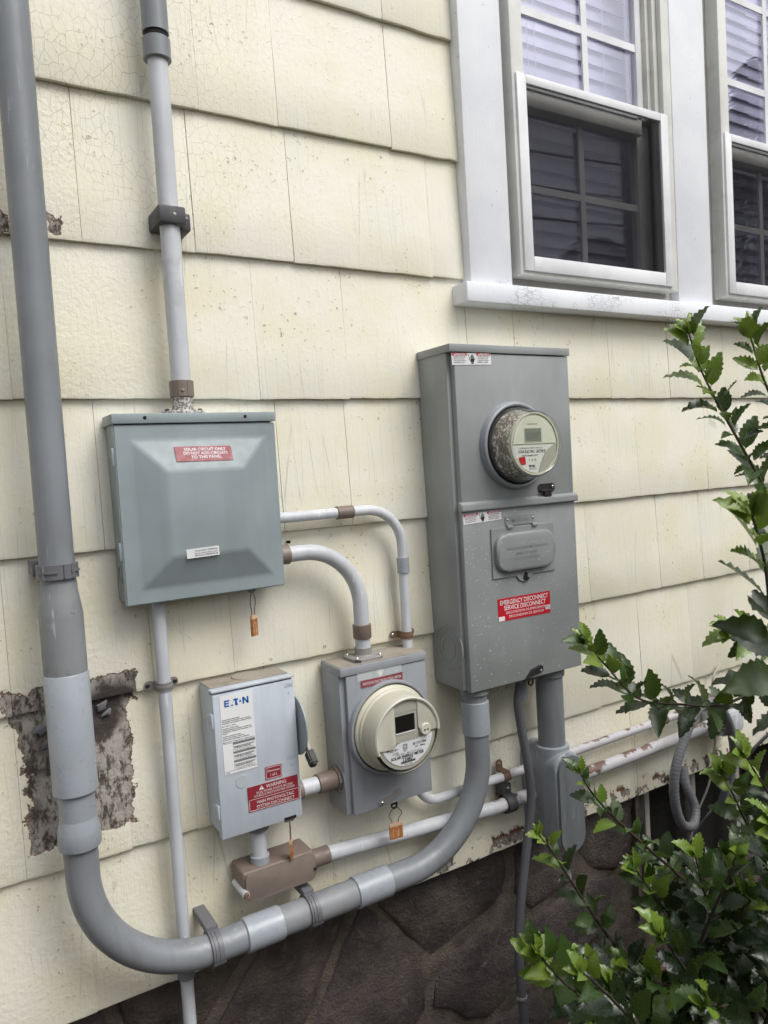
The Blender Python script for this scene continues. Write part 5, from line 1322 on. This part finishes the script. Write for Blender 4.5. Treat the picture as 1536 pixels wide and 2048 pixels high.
def leaf_matrix(p, d, n, L, roll=0):
    d = d.normalized(); n = (n-d*n.dot(d)); n = n.normalized() if n.length > 1e-4 else d.orthogonal().normalized()
    s = n.cross(d); m = Matrix.Identity(4)
    for i in range(3): m[i][0] = d[i]*L; m[i][1] = s[i]*L; m[i][2] = n[i]*L; m[i][3] = p[i]
    return m
def bush():
    base = Vector((1.50, -.46, -1.52)); T = Thing('holly_bush', base, 'glossy spiny leaved holly bush growing in front of the wall, wet leaves', 'bush')
    rng = random.Random(77); stems = MB(); twigs = MB(); leaves = []
    def branch(pts, r0, r1, mb): 
        P = smooth_path(pts, 6); mb.tube(P, [r0+(r1-r0)*i/(len(P)-1) for i in range(len(P))], 8); return P
    def clothe(P, start, step, size, young_tip=.12, spread=1.0, prio=0, dark=.55):
        seg = [0]
        for a, b in zip(P, P[1:]): seg.append(seg[-1]+(b-a).length)
        tot = seg[-1]; s = tot*start; ang = rng.uniform(0, 6.28)
        while s < tot:
            i = max(k for k in range(len(seg)) if seg[k] <= s); i = min(i, len(P)-2); f = (s-seg[i])/max(1e-6, seg[i+1]-seg[i])
            p = P[i].lerp(P[i+1], f); tan = (P[i+1]-P[i]).normalized(); u = tan.orthogonal().normalized(); v = tan.cross(u)
            rad = u*math.cos(ang)+v*math.sin(ang); tipness = s/tot
            d = (rad*(1.0-.45*tipness**3)*spread+tan*(.45+.5*tipness**3)+Vector((0, -.05, .10))).normalized()
            n = (Vector((-.12, -.45, .75))+tan*.25+Vector((rng.uniform(-.6, .6), rng.uniform(-.5, .5), rng.uniform(-.4, .4))))
            L = size*1.2*rng.uniform(.55, 1.15)*(1-.25*max(0, tipness-.8)*5*.4)
            q = rng.random()
            mn = 'leaf_young' if tipness > 1-young_tip and q < .75 else ('leaf_dark' if q < dark else 'leaf_mid' if q < .985 else 'leaf_young')
            leaves.append((prio+rng.random()*.3, leaf_matrix(p+d*L*.10, d, n, L), mn, rng.randrange(4))); ang += 2.4; s += step*rng.uniform(.7, 1.25)
        # terminal tuft
        for k in range(4):
            a = k*1.57+rng.uniform(0, 1); tan = (P[-1]-P[-3]).normalized(); u = tan.orthogonal().normalized(); v = tan.cross(u)
            d = tan*.9+(u*math.cos(a)+v*math.sin(a))*.55; L = size*rng.uniform(.55, .8)
            leaves.append((prio, leaf_matrix(P[-1], d, Vector((-.2, -.5, .7))-tan*.2, L), 'leaf_young' if rng.random() < young_tip*5 else 'leaf_mid', rng.randrange(4)))
    def px(l): return [W(*q) for q in l]
    spec = [  # seen branches: pixel path with depth from the wall, leaf size, young share, priority
        ([(1620, 1200, -.44), (1545, 1010, -.45), (1490, 905, -.46), (1440, 815, -.46), (1400, 735, -.46), (1378, 668, -.46)], .060, .22, 3, .10, .55),
        ([(1620, 960, -.44), (1560, 830, -.44), (1528, 760, -.44), (1506, 690, -.44), (1495, 655, -.44)], .060, .35, 3, .08, .4),
        ([(1640, 1560, -.80), (1575, 1380, -.84), (1545, 1250, -.86), (1530, 1130, -.87), (1505, 1030, -.88)], .068, .16, 5, .25, .55),
        ([(1640, 1300, -.40), (1536, 1362, -.38), (1450, 1408, -.37), (1350, 1408, -.36), (1275, 1396, -.36), (1215, 1335, -.36), (1172, 1285, -.36)], .058, .12, 4, .15, .75),
        ([(1500, 1900, -.42), (1400, 1790, -.42), (1300, 1700, -.41), (1225, 1632, -.40), (1180, 1580, -.39), (1160, 1545, -.39)], .044, .15, 4, .12, .45),
        ([(1330, 2010, -.36), (1260, 1930, -.36), (1200, 1850, -.35), (1150, 1775, -.34), (1110, 1712, -.33), (1078, 1670, -.33)], .045, .2, 4, .1, .5),
        ([(1350, 2110, -.45), (1230, 2040, -.45), (1150, 1985, -.46), (1100, 1935, -.46), (1075, 1905, -.46)], .060, .2, 4, .15, .5),
        ([(1620, 1850, -.44), (1530, 1720, -.43), (1490, 1640, -.42), (1462, 1580, -.42), (1445, 1545, -.42)], .058, .2, 4, .15, .5),
        ([(1640, 1720, -.50), (1560, 1620, -.50), (1520, 1560, -.50), (1490, 1510, -.50)], .058, .25, 4, .15, .5),
        ([(1640, 1330, -.5), (1560, 1290, -.52), (1500, 1270, -.53), (1460, 1262, -.54)], .055, .2, 3, .2, .7),
        ([(1560, 2050, -.42), (1430, 1920, -.42), (1340, 1830, -.42), (1300, 1780, -.42), (1270, 1735, -.42)], .052, .15, 4, .1, .5),
        ([(1600, 1980, -.47), (1480, 1880, -.48), (1420, 1810, -.48), (1400, 1750, -.48), (1390, 1710, -.48)], .058, .1, 4, .1, .6)]
    for pts, size, yt, pr, st, dk in spec:
        P = branch(px(pts), .0042, .0014, stems if pr != 3 else twigs); clothe(P, st, .0125 if pr == 3 else .0135, size, yt, 1.0, pr, dk)
    # main stems from the root
    for e in ((1620, 1200, -.44), (1500, 1900, -.42), (1330, 2010, -.36), (1620, 1850, -.44), (1640, 1560, -.80), (1640, 1300, -.40), (1560, 2050, -.42), (1350, 2110, -.45), (1640, 1720, -.50)):
        q = W(*e); b0 = base+Vector((rng.uniform(-.05, .05), rng.uniform(-.05, .05), 0)); mid = b0.lerp(q, .5)+Vector((rng.uniform(-.05, .05), 0, .08))
        branch([b0, mid, q], .0085, .0045, stems)
    # filling branches of the dense lower part
    for k in range(32):
        a, b = rng.uniform(1190, 1640), rng.uniform(1660, 2060)
        if b < 1660+(1536-a)*.8-20: b = min(2080, 1660+(1536-a)*.8+rng.uniform(0, 260))
        dep = rng.uniform(-.62, -.24); q = W(a, b, dep); r = base+Vector((rng.uniform(-.08, .12), rng.uniform(-.05, .08), .12))
        mid = r.lerp(q, .55)+Vector((rng.uniform(-.06, .06), rng.uniform(-.05, .05), rng.uniform(-.02, .06)))
        end = q+(q-mid).normalized()*.05
        P = branch([r, mid, q, end], .005, .0014, stems); clothe(P, .42, .021, rng.uniform(.056, .068), .07, 1.0, 2 if dep < -.4 else 1, .62)
    # the side of the bush that runs on past the picture's edge
    for k in range(16):
        q = Vector((rng.uniform(1.9, 2.7), rng.uniform(-.85, -.25), rng.uniform(-1.2, -.1))); r = base+Vector((.25, 0, .2)); P = branch([r, r.lerp(q, .5)+Vector((0, 0, .06)), q], .006, .0015, stems); clothe(P, .3, .03, .058, .15, 1.0, 0, .6)
    so = stems.build('stem', 'bark', T, angle=60); twigs.build('twig', 'bark_green', T, angle=60)
    leaves.sort(key=lambda q: -q[0]); off = Matrix.Translation(-T.loc)
    for pr, m, mn, v in leaves[:298]:
        o = bpy.data.objects.new('leaf', LEAVES[mn][v][0]); COL.objects.link(o); o.parent = T.o; o.matrix_local = off @ m
    for mn in ('leaf_dark', 'leaf_mid', 'leaf_young'):
        vs = []; fs = []
        for pr, m, q, v in leaves[298:]:
            if q != mn: continue
            _, lv, lf = LEAVES[mn][v]; k = len(vs); mm = off @ m
            vs += [mm @ Vector(p) for p in lv]; fs += [tuple(i+k for i in f) for f in lf]
        if not vs: continue
        me = bpy.data.meshes.new('foliage'); me.from_pydata(vs, [], fs); me.shade_smooth(); me.materials.append(MAT[mn])
        o = bpy.data.objects.new('foliage', me); COL.objects.link(o); o.parent = T.o; o['kind'] = 'stuff'
    print('leaves', len(leaves))
bush()
def dead_leaves():
    rng = random.Random(9)
    for k in range(120):
        x = rng.uniform(1.0, 2.6); y = rng.uniform(-.75, .0); L = rng.uniform(.045, .08)
        me = LEAVES['leaf_dead'][rng.randrange(4)][0]; o = bpy.data.objects.new('dead_leaf', me); COL.objects.link(o)
        a = rng.uniform(0, 6.28); d = Vector((math.cos(a), math.sin(a), rng.uniform(-.2, .3))); n = Vector((rng.uniform(-.5, .5), rng.uniform(-.5, .5), 1))
        o.matrix_world = leaf_matrix(Vector((x, y, -1.490+rng.uniform(0, .02))), d, n, L)
        o['label'] = 'curled brown fallen leaf on the soil under the holly bush'; o['category'] = 'leaf'; o['group'] = 'fallen leaves under the holly'
dead_leaves()

# ================================================================== across the yard: what the panes mirror, and an added fence that shades the wall
def far_tree(x, y, h, label, seed):
    rng = random.Random(seed); T = Thing('conifer_tree', (x, y, -1.5), label, 'tree', 'trees across the yard')
    MB().tube([(x, y, -1.5), (x+.1, y, h*.5-1.5), (x, y, h-1.5)], [.22, .14, .02], 10).build('trunk', 'bark', T)
    vs = []; fs = []
    for k in range(4200):
        t = rng.random()**.7; z = h*(.12+.88*(1-t)) if False else h*(.14+.86*rng.random()); f = 1-(z/h); R = (h*.36)*f*(.55+.45*abs(math.sin(z*2.3)))+.1
        a = rng.uniform(0, 6.28); r = R*math.sqrt(rng.random()); p = Vector((x+r*math.cos(a), y+r*math.sin(a), z-1.5-r*.25))
        d = Vector((math.cos(a), math.sin(a), -.35)); s = Vector((-math.sin(a), math.cos(a), rng.uniform(-.3, .3))); L = rng.uniform(.25, .5)
        i = len(vs); vs += [p, p+d*L*.6+s*L*.18, p+d*L, p+d*L*.6-s*L*.18]; fs.append((i, i+1, i+2, i+3))
    me = bpy.data.meshes.new('crown'); off = Vector((x, y, -1.5)); me.from_pydata([v-off for v in vs], [], fs); me.materials.append(MAT['leaf_dark'])
    o = bpy.data.objects.new('crown', me); COL.objects.link(o); o.parent = T.o
far_tree(9.9, -7.6, 5.2, 'low dark conifer across the yard, mirrored in the screened panes', 1)
far_tree(14.4, -7.4, 9.0, 'broad tall conifer across the yard, mirrored in the window above the holly', 2)
def power_lines():
    for k, (h0, h1, y) in enumerate(((5.3, 6.6, -7.5), (5.0, 6.0, -7.7), (4.1, 5.6, -7.3))):
        P = [Vector((-6+30*t, y, h0+(h1-h0)*t-1.1*(4*t*(1-t)))) for t in [i/24 for i in range(25)]]
        o = MB().tube(P, .022, 6).build('power_line', 'cable_black', loc=P[0])
        tag(o, ('upper overhead wire across the yard', 'middle overhead wire across the yard', 'lowest overhead wire across the yard')[k], 'wire', 'overhead wires across the yard')
power_lines()
def add_shade_fence():  # added fence, out of view; blocks low sky to darken the lower wall
    y = -3.5; T = Thing('wooden_fence', (1.0, y, -1.5), 'weathered brown board fence along the far side of the yard', 'fence')
    first = None
    for k in range(64):
        x = -3.6+.15*k
        if first is None:
            first = MB().poly([(x, -1.48), (x+.143, -1.48), (x+.143, .36), (x+.115, .40), (x+.028, .40), (x, .36)], y+.0, y-.02).build('board', 'shade_fence_wood', T); o = first
        else: o = first.copy(); COL.objects.link(o); o.location = (.15*k, .004*(k % 3), .01*((k*7) % 5-2))
    for z in (-1.2, -.1): MB().quadbox(-3.6, 6.0, y-.07, y-.021, z, z+.09).build('rail', 'shade_fence_wood', T)
    for k in range(5): MB().quadbox(-3.6+2.4*k, -3.5+2.4*k, y-.17, y-.071, -1.5, .3).build('post', 'shade_fence_wood', T)
MAT['shade_fence_wood'] = paint('weathered_shade_fence_wood', (112, 98, 84), .8, .4, bump=.4)
add_shade_fence()
for o in bpy.data.objects:
    if '_off' in o: del o['_off']
